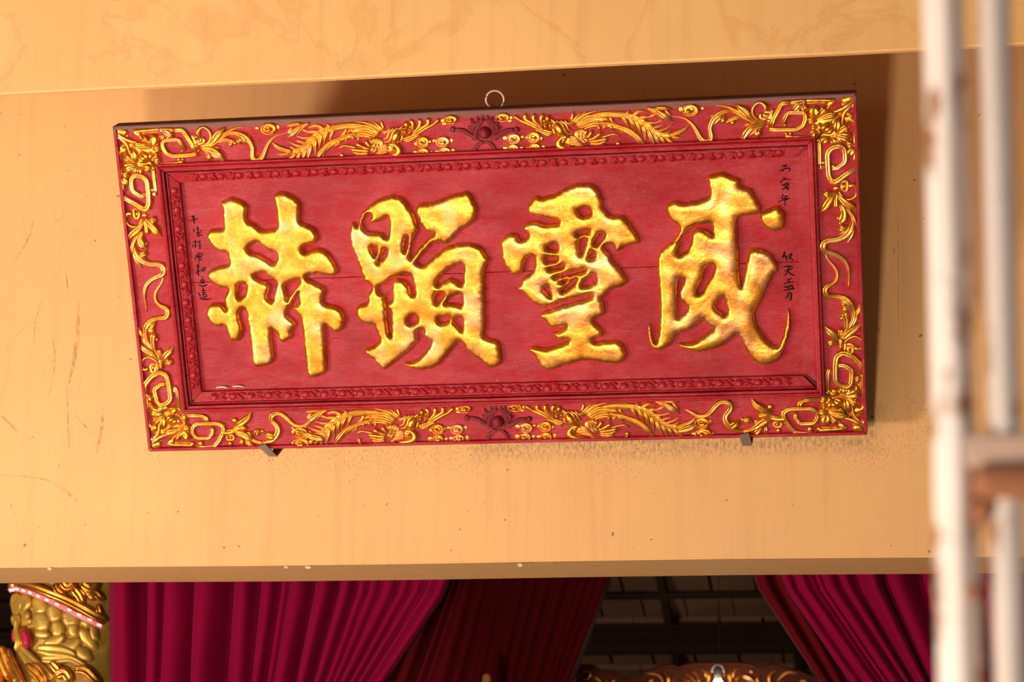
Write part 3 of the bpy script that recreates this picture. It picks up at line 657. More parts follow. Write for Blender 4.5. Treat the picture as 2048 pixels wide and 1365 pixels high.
# phoenix: three crops brought together in the frame of the middle one
ph = Orn('phoenix', (1110, 205), S13, GOLDS)
def sh(t, dx, dy): return ' '.join('(%g,%g,%g)' % (q[0] + dx, q[1] + dy, q[2]) for q in pts(t))
r4 = lambda t: '|'.join(sh(x, 1775, -68) for x in t.split('|') if x.strip())
r6 = lambda t: '|'.join(sh(x, -1775, 137) for x in t.split('|') if x.strip())
ph.add('tail_feather', "(600,640,40)(900,410,60)(1300,305,70)(1700,320,70)(2050,380,66)(2400,560,60)(2650,790,54)(2900,920,50)(3150,925,44)(3450,830,34)(3640,600,10)|" +
       r4("(60,440,60)(160,600,70)(230,790,20)|(250,480,60)(350,650,84)(430,850,20)|(430,560,60)(510,750,84)(560,970,20)|(600,680,60)(665,850,90)(680,1140,20)|(760,800,60)(840,1000,100)(965,1300,20)|(920,920,60)(1010,1080,84)(1110,1295,20)|(1100,990,60)(1180,1120,84)(1300,1265,20)|(1250,1030,60)(1380,1140,80)(1640,1290,14)|(1430,1010,60)(1600,1030,54)(1780,1015,14)|(150,410,60)(210,345,76)(280,290,20)|(330,460,60)(430,365,84)(560,310,70)(770,350,20)|(470,520,60)(620,475,84)(800,465,60)(950,400,50)(1050,440,14)|(620,620,60)(760,630,64)(950,622,50)(1150,560,20)|(780,735,60)(900,770,64)(1050,725,50)(1190,680,14)|(900,820,60)(1050,855,74)(1250,780,46)(1420,680,14)|(1080,920,60)(1250,915,64)(1410,815,20)|(1350,970,90)(1600,880,110)(1790,770,70)(1885,650,10)"), kind='leaf', each=False)
ph.add('tail_feather', r4("(900,230,60)(1080,350,120)(1260,470,140)(1425,585,14)|(750,230,60)(900,285,90)(1060,420,80)(1150,565,14)|(1000,220,70)(1250,230,80)(1410,262,14)|(1240,290,50)(1340,400,60)(1400,470,20)"), kind='leaf', each=False)
ph.add('tail_feather', "(1230,560,50)(1500,590,64)(1775,660,64)(1975,735,80)(2155,855,96)(2335,1035,104)(2475,1225,20)|" + r4("(380,950,30)(440,1050,50)(500,1210,12)|(80,790,50)(60,860,40)(150,960,10)") +
       "|(1290,450,50)(1420,470,60)(1500,570,10)|(1490,400,50)(1560,520,60)(1710,610,10)|(1400,600,60)(1330,680,60)(1290,740,14)|(1560,640,60)(1530,700,60)(1610,770,10)|(1750,680,60)(1740,750,50)(1860,860,10)|(1180,640,50)(1200,720,60)(1230,790,20)", kind='leaf', each=False)
ph.add('plume', "(560,580,34)(700,420,60)(900,300,60)(1150,235,20)|(590,620,34)(780,440,60)(1000,360,60)(1420,335,30)|(620,660,34)(820,500,60)(1050,430,60)(1300,430,40)(1460,475,20)|(650,690,34)(860,560,60)(1080,500,60)(1310,565,20)|(700,710,34)(900,620,60)(1100,570,60)(1350,600,36)|(800,740,34)(950,665,60)(1150,635,56)(1310,655,20)|(440,490,60)(480,350,60)(490,255,10)|(470,540,60)(560,420,60)(710,275,12)|(520,560,50)(640,420,50)(860,255,12)", k=.9)
ph.add('crest', "(100,520,56)(200,620,72)(265,760,70)(345,850,50)(490,862,20)|(150,500,56)(300,600,70)(370,740,56)(510,790,14)|(260,500,56)(380,600,56)(510,640,14)|(330,560,40)(440,570,40)(520,600,12)", k=1.0)
ph.add('head', "(10,560,90)(110,690,170)(180,820,150)(270,900,70)|(70,500,70)(60,570,60)|(60,820,50)(100,900,44)(170,930,30)|(-60,700,60)(0,860,60)(60,900,30)", k=1.15)
ph.add('breast', "(330,930,100)(180,970,110)(95,1080,130)(130,1200,140)(300,1250,124)(620,1270,40)|(260,990,110)(200,1110,70)", k=1.15)
ph.add('body', "D(470,1060,230,130)|D(700,900,190,190)", k=.24, each=False)
ph.add('body_feather', "(560,770,50)(640,850,66)(655,960,40)|(640,740,50)(730,830,66)(740,960,40)|(720,740,50)(810,820,60)(830,930,36)|(420,930,50)(520,960,60)(640,1020,40)|(400,990,50)(520,1020,60)(680,1090,40)|(390,1060,50)(540,1090,60)(740,1150,40)|(420,1140,44)(600,1160,56)(800,1200,36)|(780,980,44)(860,1040,56)(880,1120,36)|(700,1010,44)(780,1070,56)(840,1150,36)", kind='leaf', k=1.1, each=False)
ph.add('tail_web', "(800,520,120)(1250,350,150)(1750,345,170)(2150,430,190)(2450,620,210)(2700,820,220)(2950,920,170)(3200,910,120)|(1250,600,80)(1700,680,130)(2100,850,150)(2330,1060,130)|(700,560,150)(1050,480,160)(1350,480,90)" , k=.36, each=False)
sc = []
for j, (yy, x0, x1) in enumerate(((960, 360, 600), (1030, 330, 640), (1100, 320, 700), (1165, 380, 760), (760, 600, 800), (830, 620, 860), (900, 640, 900), (970, 640, 880))):
    xx = x0 + (j % 2) * 34
    while xx < x1: sc.append('D(%d,%d,38,36)' % (xx, yy)); xx += 66

ph.add('wing_feather', "(880,980,54)(960,880,80)(1000,790,76)|(920,1030,54)(1080,960,80)(1200,880,104)(1240,840,90)|(950,1080,54)(1200,1040,76)(1370,1000,96)(1420,1020,80)|(980,1130,54)(1200,1130,70)(1400,1060,50)|(980,1180,54)(1200,1190,70)(1350,1150,40)|(700,1250,50)(1000,1262,66)(1400,1240,56)(1650,1228,46)(1740,1160,50)|(830,900,50)(850,790,60)(870,760,50)|(1290,955,40)(1450,905,54)(1620,870,56)(1780,935,20)", k=1.05)
ph.add('wing_feather', "D(1722,1130,70)", k=.9)
ph.add('wing_feather', r6("(1400,640,50)(1100,480,70)(850,370,66)(670,250,80)|(1450,600,50)(1150,430,80)(970,320,88)(960,200,86)|(1420,540,54)(1230,390,80)(1180,260,88)(1215,205,76)|(1430,480,54)(1395,360,78)(1400,250,84)(1455,200,66)|(1570,425,56)(1570,310,104)(1595,245,84)|(1485,430,46)(1475,340,54)|(1550,570,50)(1500,500,84)|(1650,565,54)(1640,465,76)|(1725,545,50)(1720,455,60)|(1700,740,54)(1450,680,70)(1240,620,40)|(1725,690,54)(1500,630,60)(1340,595,30)|(1660,785,44)(1500,740,60)(1340,665,30)"), k=1.0)
ph.add('wing_rim', r6("(1395,510,26)(1550,432,30)(1690,405,30)(1775,490,30)(1750,620,26)|(1660,325,50)(1800,420,84)(1860,560,110)(1890,690,110)"), k=1.1)
PEARL_T = uv((968.3, 266.5), GW)[0]; PEARL_B = uv((994.7, 844.0), GW)[0]
PD = (PEARL_B - PEARL_T)
ph.build(('', 'x', ('', PD[0], PD[1]), ('x', -PD[0], PD[1])))
cl = Orn('cloud_bank', (980, 215), S13, GOLDS)
cl.cloud(640, 860, 200, 150, "(405,850,66,80)|(880,820,60,56)|(560,965,70,50)", 1)
cl.cloud(1190, 820, 190, 160, "(1390,860,60,70)|(1010,830,56,60)", -1)
cl.cloud(620, 1130, 170, 125, "(405,1140,72,84)|(850,1130,70,64)", 1)
cl.cloud(1220, 1110, 165, 130, "(1450,1100,76,84)|(1010,1130,70,56)", 1)
cl.cloud(345, 280, 200, 120, "(560,290,70,70)|(520,380,90,44)", 1)
cl.build(('', 'x', ('', PD[0], PD[1]), ('x', -PD[0], PD[1])))
# red flaming pearl at the middle of the long rails
MAROON = mat_red('maroon_lacquer', .5)
pe = Orn('flaming_pearl', (900, 220), S13, MAROON)
V, Fc = pe.geo('dome', [(948, 630, 178, 178)], 1.0)
V = [(x, y, GW + (z - GW) * 1.7) for x, y, z in V]
pe.items.append(('pearl', V, Fc))
half = ["(720,760,75)(690,640,84)(720,510,78)(800,400,75)(905,275,54)", "(640,620,75)(600,500,90)(690,400,90)(760,330,75)(740,200,45)", "(770,330,60)(850,270,66)(885,160,39)", "(690,420,75)(600,360,75)(580,250,39)",
        "(650,560,66)(570,530,66)(500,450,30)", "(720,740,75)(560,700,90)(430,610,99)(300,560,96)(150,550,81)", "(740,800,69)(640,800,66)(590,760,36)", "(890,880,75)(760,950,81)(680,1060,81)(655,1210,60)", "D(75,540,84)"]
for hs in half:
    mir = lambda t: ' '.join('(%g,%g,%g)' % (2 * 945 - q[0], q[1], q[2]) for q in pts(t.lstrip('D')))
    D = 'D' if hs.startswith('D') else ''
    pe.add('flame', hs + '|' + D + mir(hs), k=1.05, kind='leaf')
pe.add('flame', "(735,790,50)(850,880,50)(1045,880,50)(1160,790,50)")
pe.build(('', ('', PD[0], PD[1])))
# side rails: right traced, left mirrored
SA = 9.1
o = Orn('key_fret', (1630, 260), SA, GOLDS)
o.add('fret', "(750,690,80)(560,810,90)(400,930,96)(320,960,96)(250,840,84)(235,620,84)(228,420,84)(300,330,84)(440,290,88)(525,335,80)(548,430,78)(550,585,76)(395,705,76)(325,695,70)", kind='fret')
o.add('side_bar', "(82,210,56)(88,640,60)|(100,680,70)(165,680,50)", kind='fret')
o.add('knob', "D(150,600,46)|D(335,665,44)")
o.add('leaf', "(730,290,40)(640,270,110)(600,285,90)|(710,330,90)(650,410,130)(630,480,60)|(745,420,70)(740,540,76)(720,600,40)|(770,310,44)(775,460,48)(772,640,40)", kind='leaf')
o.add('square_boss', "(485,955,40)(588,920,40)(588,1085,40)(555,1125,40)(490,1090,40)(485,965,40)", kind='fret')
o.add('boss_centre', "D(530,1035,30,54)")
o.add('curl', "(640,1030,72)(695,1005,66)(755,1080,48)(745,1200,46)(640,1268,52)(530,1245,46)(435,1130,36)")
o.build(('', 'x'))
o = Orn('leaf_scroll', (1630, 340), SA, GOLDS)
o.add('leaf', "(380,400,56)(250,570,120)(180,680,104)(92,775,10)|(385,430,56)(380,560,60)(380,680,66)|(425,470,56)(560,600,110)(700,700,96)(812,825,10)|(470,640,56)(525,760,96)(510,880,128)(460,950,84)|(560,680,46)(680,850,60)(725,960,64)(798,1110,10)|(600,1040,56)(540,1070,100)(470,1055,100)|(650,1060,40)(560,1130,80)(440,1200,20)|(700,1050,54)(655,1200,66)(580,1345,10)|(330,440,50)(260,445,90)(210,445,120)", kind='leaf')
o.add('knob', "D(205,445,62)|D(428,880,44)|D(470,965,50)|D(545,900,50)")
o.add('vine', "(690,900,44)(655,1060,100)(560,1190,104)(400,1270,88)(240,1285,88)(160,1330,100)(145,1410,108)(190,1485,88)(320,1522,78)(460,1592,68)(560,1692,58)(610,1832,46)(615,1972,28)(612,2172,8)", kind='leaf')
o.add('knob', "D(390,340,60,44)", k=.7)
o.build(('', 'x'))
o = Orn('leaf_scroll', (1635, 580), SA, GOLDS)
o.add('vine', "(140,-680,20)(180,-560,30)(290,-430,38)(355,-320,44)(350,-200,44)(270,-110,58)(165,-60,84)(135,20,88)(195,115,88)(350,120,70)(490,150,84)(590,245,100)(655,380,70)(650,520,58)(600,640,58)(500,780,50)(435,910,50)", kind='leaf')
o.add('leaf', "(430,180,30)(480,240,90)(560,290,80)|(620,350,40)(540,330,90)(475,335,90)|(490,430,100)(522,560,90)(520,700,70)(490,780,30)|(565,490,24)(560,600,40)(530,720,20)|(690,480,36)(745,380,60)(805,190,10)|(720,450,30)(680,560,60)(610,680,30)|(822,575,12)(720,680,90)(580,780,110)(470,900,46)|(118,655,12)(220,760,100)(320,850,100)(405,950,36)|(425,730,80)(410,850,60)|(360,995,50)(290,970,90)(240,960,110)", kind='leaf')
o.add('knob', "D(238,960,62)|D(480,440,56)|D(445,525,46)")
o.add('curl', "(690,1060,64)(760,1085,66)(818,1020,48)(785,905,46)(680,852,46)(570,895,36)(490,965,30)")
o.add('square_boss', "(545,990,40)(648,1000,40)(640,1150,40)(560,1140,40)(545,1010,40)", kind='fret')
o.add('boss_centre', "D(597,1055,32,46)")
o.add('stalk', "(430,900,70)(430,1080,60)|(510,970,50)(500,1120,50)")
o.build(('', 'x'))
o = Orn('key_fret', (1640, 720), SA, GOLDS)
o.add('fret', "(770,250,76)(760,95,84)(590,-65,90)(420,-130,90)(300,-60,88)(280,80,84)(278,380,84)(335,455,80)(480,505,80)(560,450,70)(582,185,80)(420,95,72)(345,110,64)", kind='fret')
o.add('side_bar', "(185,165,60)(140,230,66)(138,610,60)|(150,235,56)(215,245,44)", kind='fret')
o.add('knob', "D(365,130,44)|D(330,-100,50)")
o.add('leaf', "(740,350,80)(680,340,120)(640,330,60)|(735,500,40)(670,510,100)(640,505,70)|(755,265,60)(762,420,70)(770,560,60)|(700,440,50)(760,520,50)", kind='leaf')
o.build(('', 'x'))
# bottom rail: left traced, right mirrored
o = Orn('key_fret', (370, 820), S13, GOLDS)
o.add('side_bar', "(-20,160,92)(470,165,98)(600,235,120)(605,330,120)", kind='fret')
o.add('fret', "(300,1040,80)(620,1025,90)(810,1005,100)(910,880,104)(1040,640,104)(1060,500,110)(970,400,112)(830,372,104)(310,392,104)(215,480,104)(200,640,100)(310,780,96)(660,782,96)(765,620,92)(730,490,90)", kind='fret')
o.add('knob', "D(200,940,84)|D(425,930,90)|D(1230,930,76)|D(1050,440,66)")
o.add('square_boss', "(1140,695,50)(1330,705,50)(1330,830,50)(1140,830,50)(1140,715,50)", kind='fret')
o.add('boss_centre', "D(1235,765,56,44)")
o.add('boss_foot', "(1010,640,120)(1200,640,110)(1350,600,90)", k=.85)
o.build(('', 'x'))
o = Orn('leaf_scroll', (500, 810), S13, GOLDS)
B = lambda t: '|'.join(sh(x, -1775, 137) for x in t.split('|'))
o.add('leaf', B("(1330,480,60)(1560,350,170)(1720,210,130)(1812,40,14)|(1300,560,70)(1500,470,130)(1670,520,90)|(1360,590,70)(1580,670,190)(1760,780,150)(1900,860,80)|(1530,790,50)(1550,900,96)(1550,1010,50)|(1650,810,70)(1780,930,130)(1930,1050,20)|(1480,640,60)(1650,650,80)(1790,660,120)|(1150,600,80)(1330,560,90)(1480,600,60)") + "|(330,760,60)(200,740,150)(150,830,110)|(430,780,90)(560,850,190)(650,900,150)|(-40,1000,60)(40,1080,110)(140,1180,40)", kind='leaf')
o.add('knob', B("D(1350,300,92)").replace('((', '(') if False else "D(-425,437,92)|D(190,730,84)|D(330,730,64)")
o.add('vine', "(-80,860,80)(0,910,104)(150,1000,100)(350,1050,70)|(320,1045,50)(520,1010,96)(680,900,140)(775,720,136)(740,580,126)(610,450,128)(585,330,138)(680,245,128)(830,245,110)(960,330,108)(1100,470,98)(1240,570,90)(1450,582,80)(1620,475,76)(1765,395,20)", kind='leaf')
o.cloud(1380, 770, 210, 150, "(1180,770,70,84)|(1420,640,130,44)", 1)
o.cloud(1390, 1060, 240, 150, "(1170,1080,60,70)|(1640,1080,70,76)", -1)
o.add('leaf', "(1540,800,100)(1750,880,180)(2010,935,130)", kind='leaf')
o.build(('', 'x'))
# low carved vine on the sloping inner band: berries, leaves and tendrils
ib = []
def band(side, L):
    root = empty('carved_vine'); root.parent = plaque
    m0 = (.1350 + .1600) / 2; step = .0505; n = int((L - 2 * .165) / step); off = (L - n * step) / 2
    for i in range(n):
        for kind, me in band_meshes[i % 2]:
            ob = link(kind, me, root); a = off + i * step + rng.uniform(-.002, .002)
            ang = {'bottom': 0, 'top': math.pi, 'left': -math.pi / 2}[side]
            if side == 'bottom': ob.location = (a, m0, 0)
            elif side == 'top': ob.location = (L - a, PH - m0, 0)
            else: ob.location = (m0, L - a, 0)
            ob.rotation_euler = (0, 0, ang)
def unit(flip):
    o = Orn('x', (0, 0), 1, RED); f = flip
    def st(P, kind, k):
        A = np.array(P, float); return stroke_geo(np.c_[A[:, 0], A[:, 1] * f], A[:, 2], kind, k, -.0175)
    U = [('berry', dome_geo((.011, -.001 * f), .0105, .0085, .72, -.0172)),
         ('leaf', st([(.023, -.009, .003), (.029, -.002, .009), (.036, .004, .008), (.046, .009, .001)], 'leaf', 1.0)),
         ('leaf', st([(.024, .009, .002), (.031, .007, .008), (.040, .009, .002)], 'round', .9)),
         ('leaf', st([(.030, -.009, .003), (.038, -.006, .010), (.048, -.0045, .002)], 'leaf', .9)),
         ('tendril', st([(-.001, -.009, .002), (.002, .006, .003), (.012, .0095, .003), (.021, .004, .003), (.022, -.008, .002)], 'round', .8))]
    res = []
    for nm, (V, Fc) in U:
        V = [(x, y, z + .0035 - f * .0035 * (y / .0125) * f) for x, y, z in V]
        me = mesh(nm, V, Fc); me.materials.append(RED); bm = bmesh.new(); bm.from_mesh(me); bmesh.ops.recalc_face_normals(bm, faces=bm.faces); bm.to_mesh(me); bm.free()
        res.append((nm, me))
    return res
band_meshes = [unit(1), unit(-1)]
for s_, L_ in (('top', PW), ('bottom', PW), ('left', PH)): band(s_, L_)

# the two small brush inscriptions, thin dark strokes on the panel
INK = simple('dark_ink', (.010, .006, .006), .8, var=.2, spec=.05)
def inscr(org, scx, glyphs):
    root = empty('inscription'); root.parent = plaque
    for g in glyphs:
        o = Orn('x', org, scx, INK, w0=-.0298, plane=-.030); geos = []
        for t in g.split('|'):
            A = np.array(pts(t)); V, Fc = stroke_geo(o.conv(A[:, :2]), np.maximum(A[:, 2] / scx * PPM * 1.35, .0017), 'round', .16, -.0295)
            geos.append((V, Fc))
        V, Fc = [], []
        for v, f in geos: k = len(V); V += v; Fc += [tuple(i + k for i in ff) for ff in f]
        link('brush_character', mesh('brush_character', V, Fc), root, INK)
    return root
inscr((370, 425), 15.17, ["(205,125,34)(300,108,24)|(150,252,18)(270,222,26)(392,188,22)|(250,125,44)(270,230,40)(287,355,18)",
  "(262,510,34)(272,595,26)|(378,425,26)(392,560,30)|(345,505,20)(430,488,20)|(470,545,30)(505,562,24)|(400,560,24)(355,650,22)|(365,635,26)(470,600,26)|(380,665,26)(520,700,26)|(395,700,26)(440,735,24)",
  "(232,912,18)(340,868,26)|(322,855,26)(316,1085,26)|(225,1020,18)(350,1000,22)|(245,1000,18)(220,1095,16)|(438,845,22)(452,1085,26)|(378,912,22)(470,895,20)|(405,1012,20)(492,1000,22)|(418,1095,24)(495,1080,24)"])
inscr((375, 510), 13.65, ["(298,-50,26)(306,60,30)(316,240,14)|(246,-18,26)(235,20,22)(300,40,22)|(330,-30,24)(410,-40,24)(420,0,20)(340,40,20)|(200,105,20)(240,60,24)(370,55,24)(392,105,22)(340,140,22)|(200,100,20)(225,160,16)",
  "(258,292,26)(312,268,24)|(282,262,26)(296,565,30)|(238,342,20)(335,328,22)|(290,430,22)(225,510,22)|(300,420,22)(340,450,22)|(378,400,24)(398,452,26)(468,402,26)(482,342,26)(420,362,22)(378,430,20)",
  "(396,605,18)(414,640,20)|(368,690,24)(380,770,24)(450,770,26)(458,680,26)(380,680,24)|(375,725,18)(450,722,18)|(310,825,22)(420,860,32)(532,818,30)",
  "(295,1035,26)(350,1130,30)|(335,1180,26)(480,1215,34)(665,1188,16)|(425,920,26)(445,1050,28)|(385,985,22)(490,958,22)|(395,1045,22)(505,1018,22)|(425,1080,26)(432,1155,26)(515,1150,28)(512,1085,26)(430,1085,24)"])
inscr((1550, 320), 13.64, ["(205,172,20)(330,135,26)(322,165,22)(235,192,18)|(118,290,18)(185,285,24)(262,238,26)(400,228,30)(412,262,28)(375,325,18)|(245,245,20)(212,315,18)",
  "(238,478,30)(262,512,26)|(152,615,30)(190,560,22)(275,528,24)(440,532,16)|(250,672,26)(350,635,36)(368,700,34)(325,735,30)(250,735,24)|(185,692,22)(265,678,22)|(260,690,18)(350,690,18)|(200,820,22)(262,775,26)(400,768,18)|(325,785,24)(365,818,28)",
  "(222,938,26)(188,1045,20)|(258,1002,24)(345,985,24)|(188,1065,22)(395,1050,22)|(88,1155,24)(180,1110,22)(345,1080,26)|(280,980,24)(272,1245,22)"])
inscr((1550, 495), 12.4, ["(246,108,26)(225,180,34)(180,255,20)|(185,248,22)(275,208,24)|(270,215,24)(282,335,22)|(275,222,22)(315,262,18)|(330,205,22)(422,158,30)(400,212,26)(328,298,20)|(352,230,24)(400,282,26)(465,325,20)",
  "(210,490,18)(330,468,34)(445,480,20)|(238,585,20)(345,550,26)(440,525,22)|(345,490,30)(322,600,26)(238,705,18)|(332,590,24)(400,668,30)(495,700,20)",
  "(288,815,18)(405,778,26)|(228,902,20)(345,868,26)(455,855,20)|(352,800,18)(338,880,22)|(228,978,24)(290,992,26)(400,948,34)(440,965,30)(408,1040,24)|(215,1068,18)(345,1045,28)(485,1020,22)|(342,955,18)(330,1045,20)",
  "(332,1135,22)(300,1220,22)(268,1275,16)|(320,1140,20)(405,1128,28)(395,1290,30)(345,1312,18)|(322,1188,16)(385,1182,18)|(312,1240,16)(385,1235,18)"])

# ring at the top of the back, two iron brackets on the wall that carry the foot of the plaque
IRON = simple('rusty_iron', (.16, .085, .05), .6, .35, .3, 60)
STEEL = simple('dusty_ring_steel', (.48, .29, .21), .5, .4, .15, 80)
rc = uv((990, 199.5), -.047)[0]
ringp = []
for i in range(36):
    a = math.radians(-78) + math.radians(336) * i / 35
    ringp.append((rc[0] + .0235 * math.cos(a), rc[1] + .0235 * math.sin(a), -.047))
link('hanging_ring', tube('hanging_ring', ringp, .0032, 8), plaque, STEEL)
link('ring_staple', tube('ring_staple', [(rc[0] - .008, PH - .012, -.040), (rc[0] - .008, PH + .004, -.041), (rc[0] + .004, PH + .007, -.047), (rc[0] + .008, PH + .002, -.052), (rc[0] + .008, PH - .012, -.052)], .0026, 8), plaque, IRON)
def bracket(quad, label, dark):
    """flat iron bent up over the front of the frame: quad = four photograph points of its front face"""
    q = uv(quad, .006); th = .004
    P3 = [PO + U_ * a + V_ * b + N_ * .0055 for a, b in q]
    root = empty('iron_bracket', tuple(P3[2]), label=label, category='bracket', group='iron brackets under the plaque')
    inv = lambda V: [np.array(v) - P3[2] for v in V]
    hook = prism('hook', inv(P3), N_ * .0045)
    link('hook', hook, root, IRON)
    a, b = P3[2], P3[3]; wv = a - b
    foot_b = a.copy(); 
    d = -N_ * ((-a[1] - .003) / -N_[1])                 # the arm runs back under the foot of the plaque, up to the wall
    sh_ = [b, a, a + d, np.array([b[0], (a + d)[1], b[2] + d[2]])]
    link('arm', prism('arm', inv(sh_), -V_ * .004), root, IRON)
    e = a + d; ez = e[2]
    pl = [np.array([b[0] - .003, -.0045, ez + .035]), np.array([a[0] + .003, -.0045, ez + .035]), np.array([a[0] + .003, -.0045, ez - .006]), np.array([b[0] - .003, -.0045, ez - .006])]
    link('wall_plate', prism('wall_plate', inv(pl), (0, .0042, 0)), root, IRON)
bracket([(516, 892), (531, 888), (554, 911.5), (537, 911.5)], 'twisted rusty iron bracket under the lower left edge of the plaque', 0)
bracket([(1479, 869), (1498, 866), (1504, 889), (1484.5, 890)], 'straight rusty iron bracket under the lower right edge of the plaque', 0)

# the open mitre joints crack through the corner flowers; two chips of bare wood show under the panel
CRK = simple('dark_crack', (.015, .006, .004), .9)
for a, b, n_ in (((281, 309.5), (327, 345.5), 3), ((336.5, 861), (383, 804), 3), ((1611, 749), (1729, 864), 4), ((1690, 211), (1633, 281), 3)):
    P = uv([(a[0] + (b[0] - a[0]) * t, a[1] + (b[1] - a[1]) * t) for t in np.linspace(0, 1, n_)], .003)
    V, Fc = stroke_geo(P, np.array([.0010] + [.0019] * (n_ - 2) + [.0022]), 'round', 1.0, -.0065)
    link('mitre_crack', mesh('mitre_crack', V, Fc), plaque, CRK)
CHIP = simple('bare_chip_wood', (.55, .42, .22), .8)
for t in ("(433,776,3)(444,774.5,4)(453,776,3)", "(466,774,3)(476,773,3.4)(487,774.5,2)"):
    A = np.array(pts(t)); V, Fc = stroke_geo(uv(A[:, :2], -.02), A[:, 2] * PPM, 'round', .5, -.021); link('wood_chip', mesh('wood_chip', V, Fc), plaque, CHIP)
# ------------------------------------------------------------------ curtains behind the header
def mat_velvet(name, c0, c1):
    m, n, b = newmat(name); v = coords(n)
    f = noise(n, v, 3.0, 3); g = noise(n, v, 420, 2, .6)
    c = mix(n, f, c0, c1); c = mix(n, math_(n, 'MULTIPLY', g, .25), c, tuple(x * .6 for x in c0))
    n.links.new(c, b.inputs['Base Color']); b.inputs['Roughness'].default_value = .75
    b.inputs['Sheen Weight'].default_value = .06; b.inputs['Sheen Roughness'].default_value = .4
    b.inputs['Sheen Tint'].default_value = (1.0, .35, .45, 1); b.inputs['Specular IOR Level'].default_value = .04
    bump(n, b, g, .15, .001)
    return m
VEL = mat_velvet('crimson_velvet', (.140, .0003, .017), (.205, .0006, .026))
VEL2 = mat_velvet('shaded_red_velvet', (.07, .0015, .003), (.10, .002, .004))  # darker velvet; the hall's shade is put into its colour
def curtain(folds, Y, ytop, label, mat, group=None, depth=.06, ybot=1365, down=1.9, up=.55, seed=0):
    """folds: (x at the top row, x at the bottom row) of every valley, in photograph pixels; hangs in the plane Y"""
    rs = random.Random(seed)
    cols = []
    for i in range(len(folds) - 1):
        (a0, b0), (a1, b1) = folds[i], folds[i + 1]
        n = max(4, int(abs(a1 - a0) / 6)); dp = depth * min(1.5, max(.35, abs(a1 - a0) / 45.0)); sk = rs.uniform(.35, .65)
        for k in range(n):
            t = k / n; u = t ** (math.log(.5) / math.log(sk))
            cols.append((a0 + (a1 - a0) * t, b0 + (b1 - b0) * t, dp * (math.sin(math.pi * u) ** .7), ))
    cols.append((*folds[-1], 0.0))
    V = []; Fc = []; nr = 26; nc = len(cols)
    for j in range(nr):
        s = j / (nr - 1)
        for (a, b, d) in cols:
            pt = atY([(a, ytop)], Y)[0]; pb = atY([(b, ybot)], Y)[0]
            L = pb - pt; z = pt[2] + up - s * (up + down)          # above the header the cloth hangs straight
            q = (pt[2] - z) / (pt[2] - pb[2])
            qq = q if q > 0 else q * .25
            x = pt[0] + (pb[0] - pt[0]) * (qq + .10 * qq * abs(qq)) / (1.10 if qq > 1 else 1 + .10 * abs(qq)) 
            V.append((x, Y - d * (.85 + .15 * math.sin(q * 2 + a * .03)), z))
    for j in range(nr - 1):
        for i in range(nc - 1):
            a = j * nc + i; Fc.append((a, a + nc, a + nc + 1, a + 1))
    c = np.array(V).mean(0); top = max(v[2] for v in V)
    root = empty('curtain', (c[0], Y, top), label=label, category='curtain')
    if group: root['group'] = group
    me = mesh('cloth', [(v[0] - c[0], v[1] - Y, v[2] - top) for v in V], Fc)
    ob = link('cloth', me, root, mat); so = ob.modifiers.new('thick', 'SOLIDIFY'); so.thickness = .0015; so.offset = 1
    xs = [v[0] for v in V[:nc]]
    link('heading_tape', boxes('heading_tape', [(min(xs) - c[0], max(xs) - c[0], -.03, .012, -.05, .0)]), root, mat)
    return root, top, min(xs), max(xs)
YC = .46
c1 = curtain([(219, 222), (290, 288), (333, 325), (393, 388), (468, 453), (521, 504), (564, 531), (582, 552), (634, 596), (684, 629), (721, 652), (745, 668), (772, 683), (807, 704), (834, 718), (861, 734), (880, 748), (908, 772)], YC, 1165,
        'bright crimson velvet curtain gathered to the left, beside the golden dragon column', VEL, 'velvet curtains behind the wall opening', seed=2)
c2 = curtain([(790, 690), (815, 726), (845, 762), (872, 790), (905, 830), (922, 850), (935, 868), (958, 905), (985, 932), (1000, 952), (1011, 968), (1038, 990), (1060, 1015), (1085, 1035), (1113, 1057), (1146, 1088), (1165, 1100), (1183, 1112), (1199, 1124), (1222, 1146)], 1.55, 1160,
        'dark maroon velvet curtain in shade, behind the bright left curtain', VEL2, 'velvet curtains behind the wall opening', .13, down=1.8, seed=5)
c3 = curtain([(1556, 1700), (1576, 1722), (1607, 1752), (1622, 1764), (1634, 1776), (1668, 1806), (1700, 1822), (1760, 1856), (1834, 1900), (1866, 1922), (1900, 1945), (1950, 1990), (2010, 2040), (2080, 2100), (2160, 2170)], YC, 1154,
        'crimson velvet curtain swept to the right, behind the flaking gate', VEL, 'velvet curtains behind the wall opening', seed=8)
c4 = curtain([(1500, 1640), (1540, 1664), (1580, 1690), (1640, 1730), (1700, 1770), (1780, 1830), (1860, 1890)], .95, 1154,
        'dark inner curtain in shade whose edge shows below the right crimson curtain', VEL2, 'velvet curtains behind the wall opening', .05, seed=11)
ROD = simple('curtain_rod_steel', (.25, .2, .16), .4, .7)
for (rt, tp, xa, xb), Yr in ((c1, YC), (c2, 1.55), (c3, YC), (c4, .95)):
    link('curtain_rod', tube('curtain_rod', [(xa - .1 - rt.location.x, .0, .012), (xb + .1 - rt.location.x, .0, .012)], .014, 10), rt, ROD)

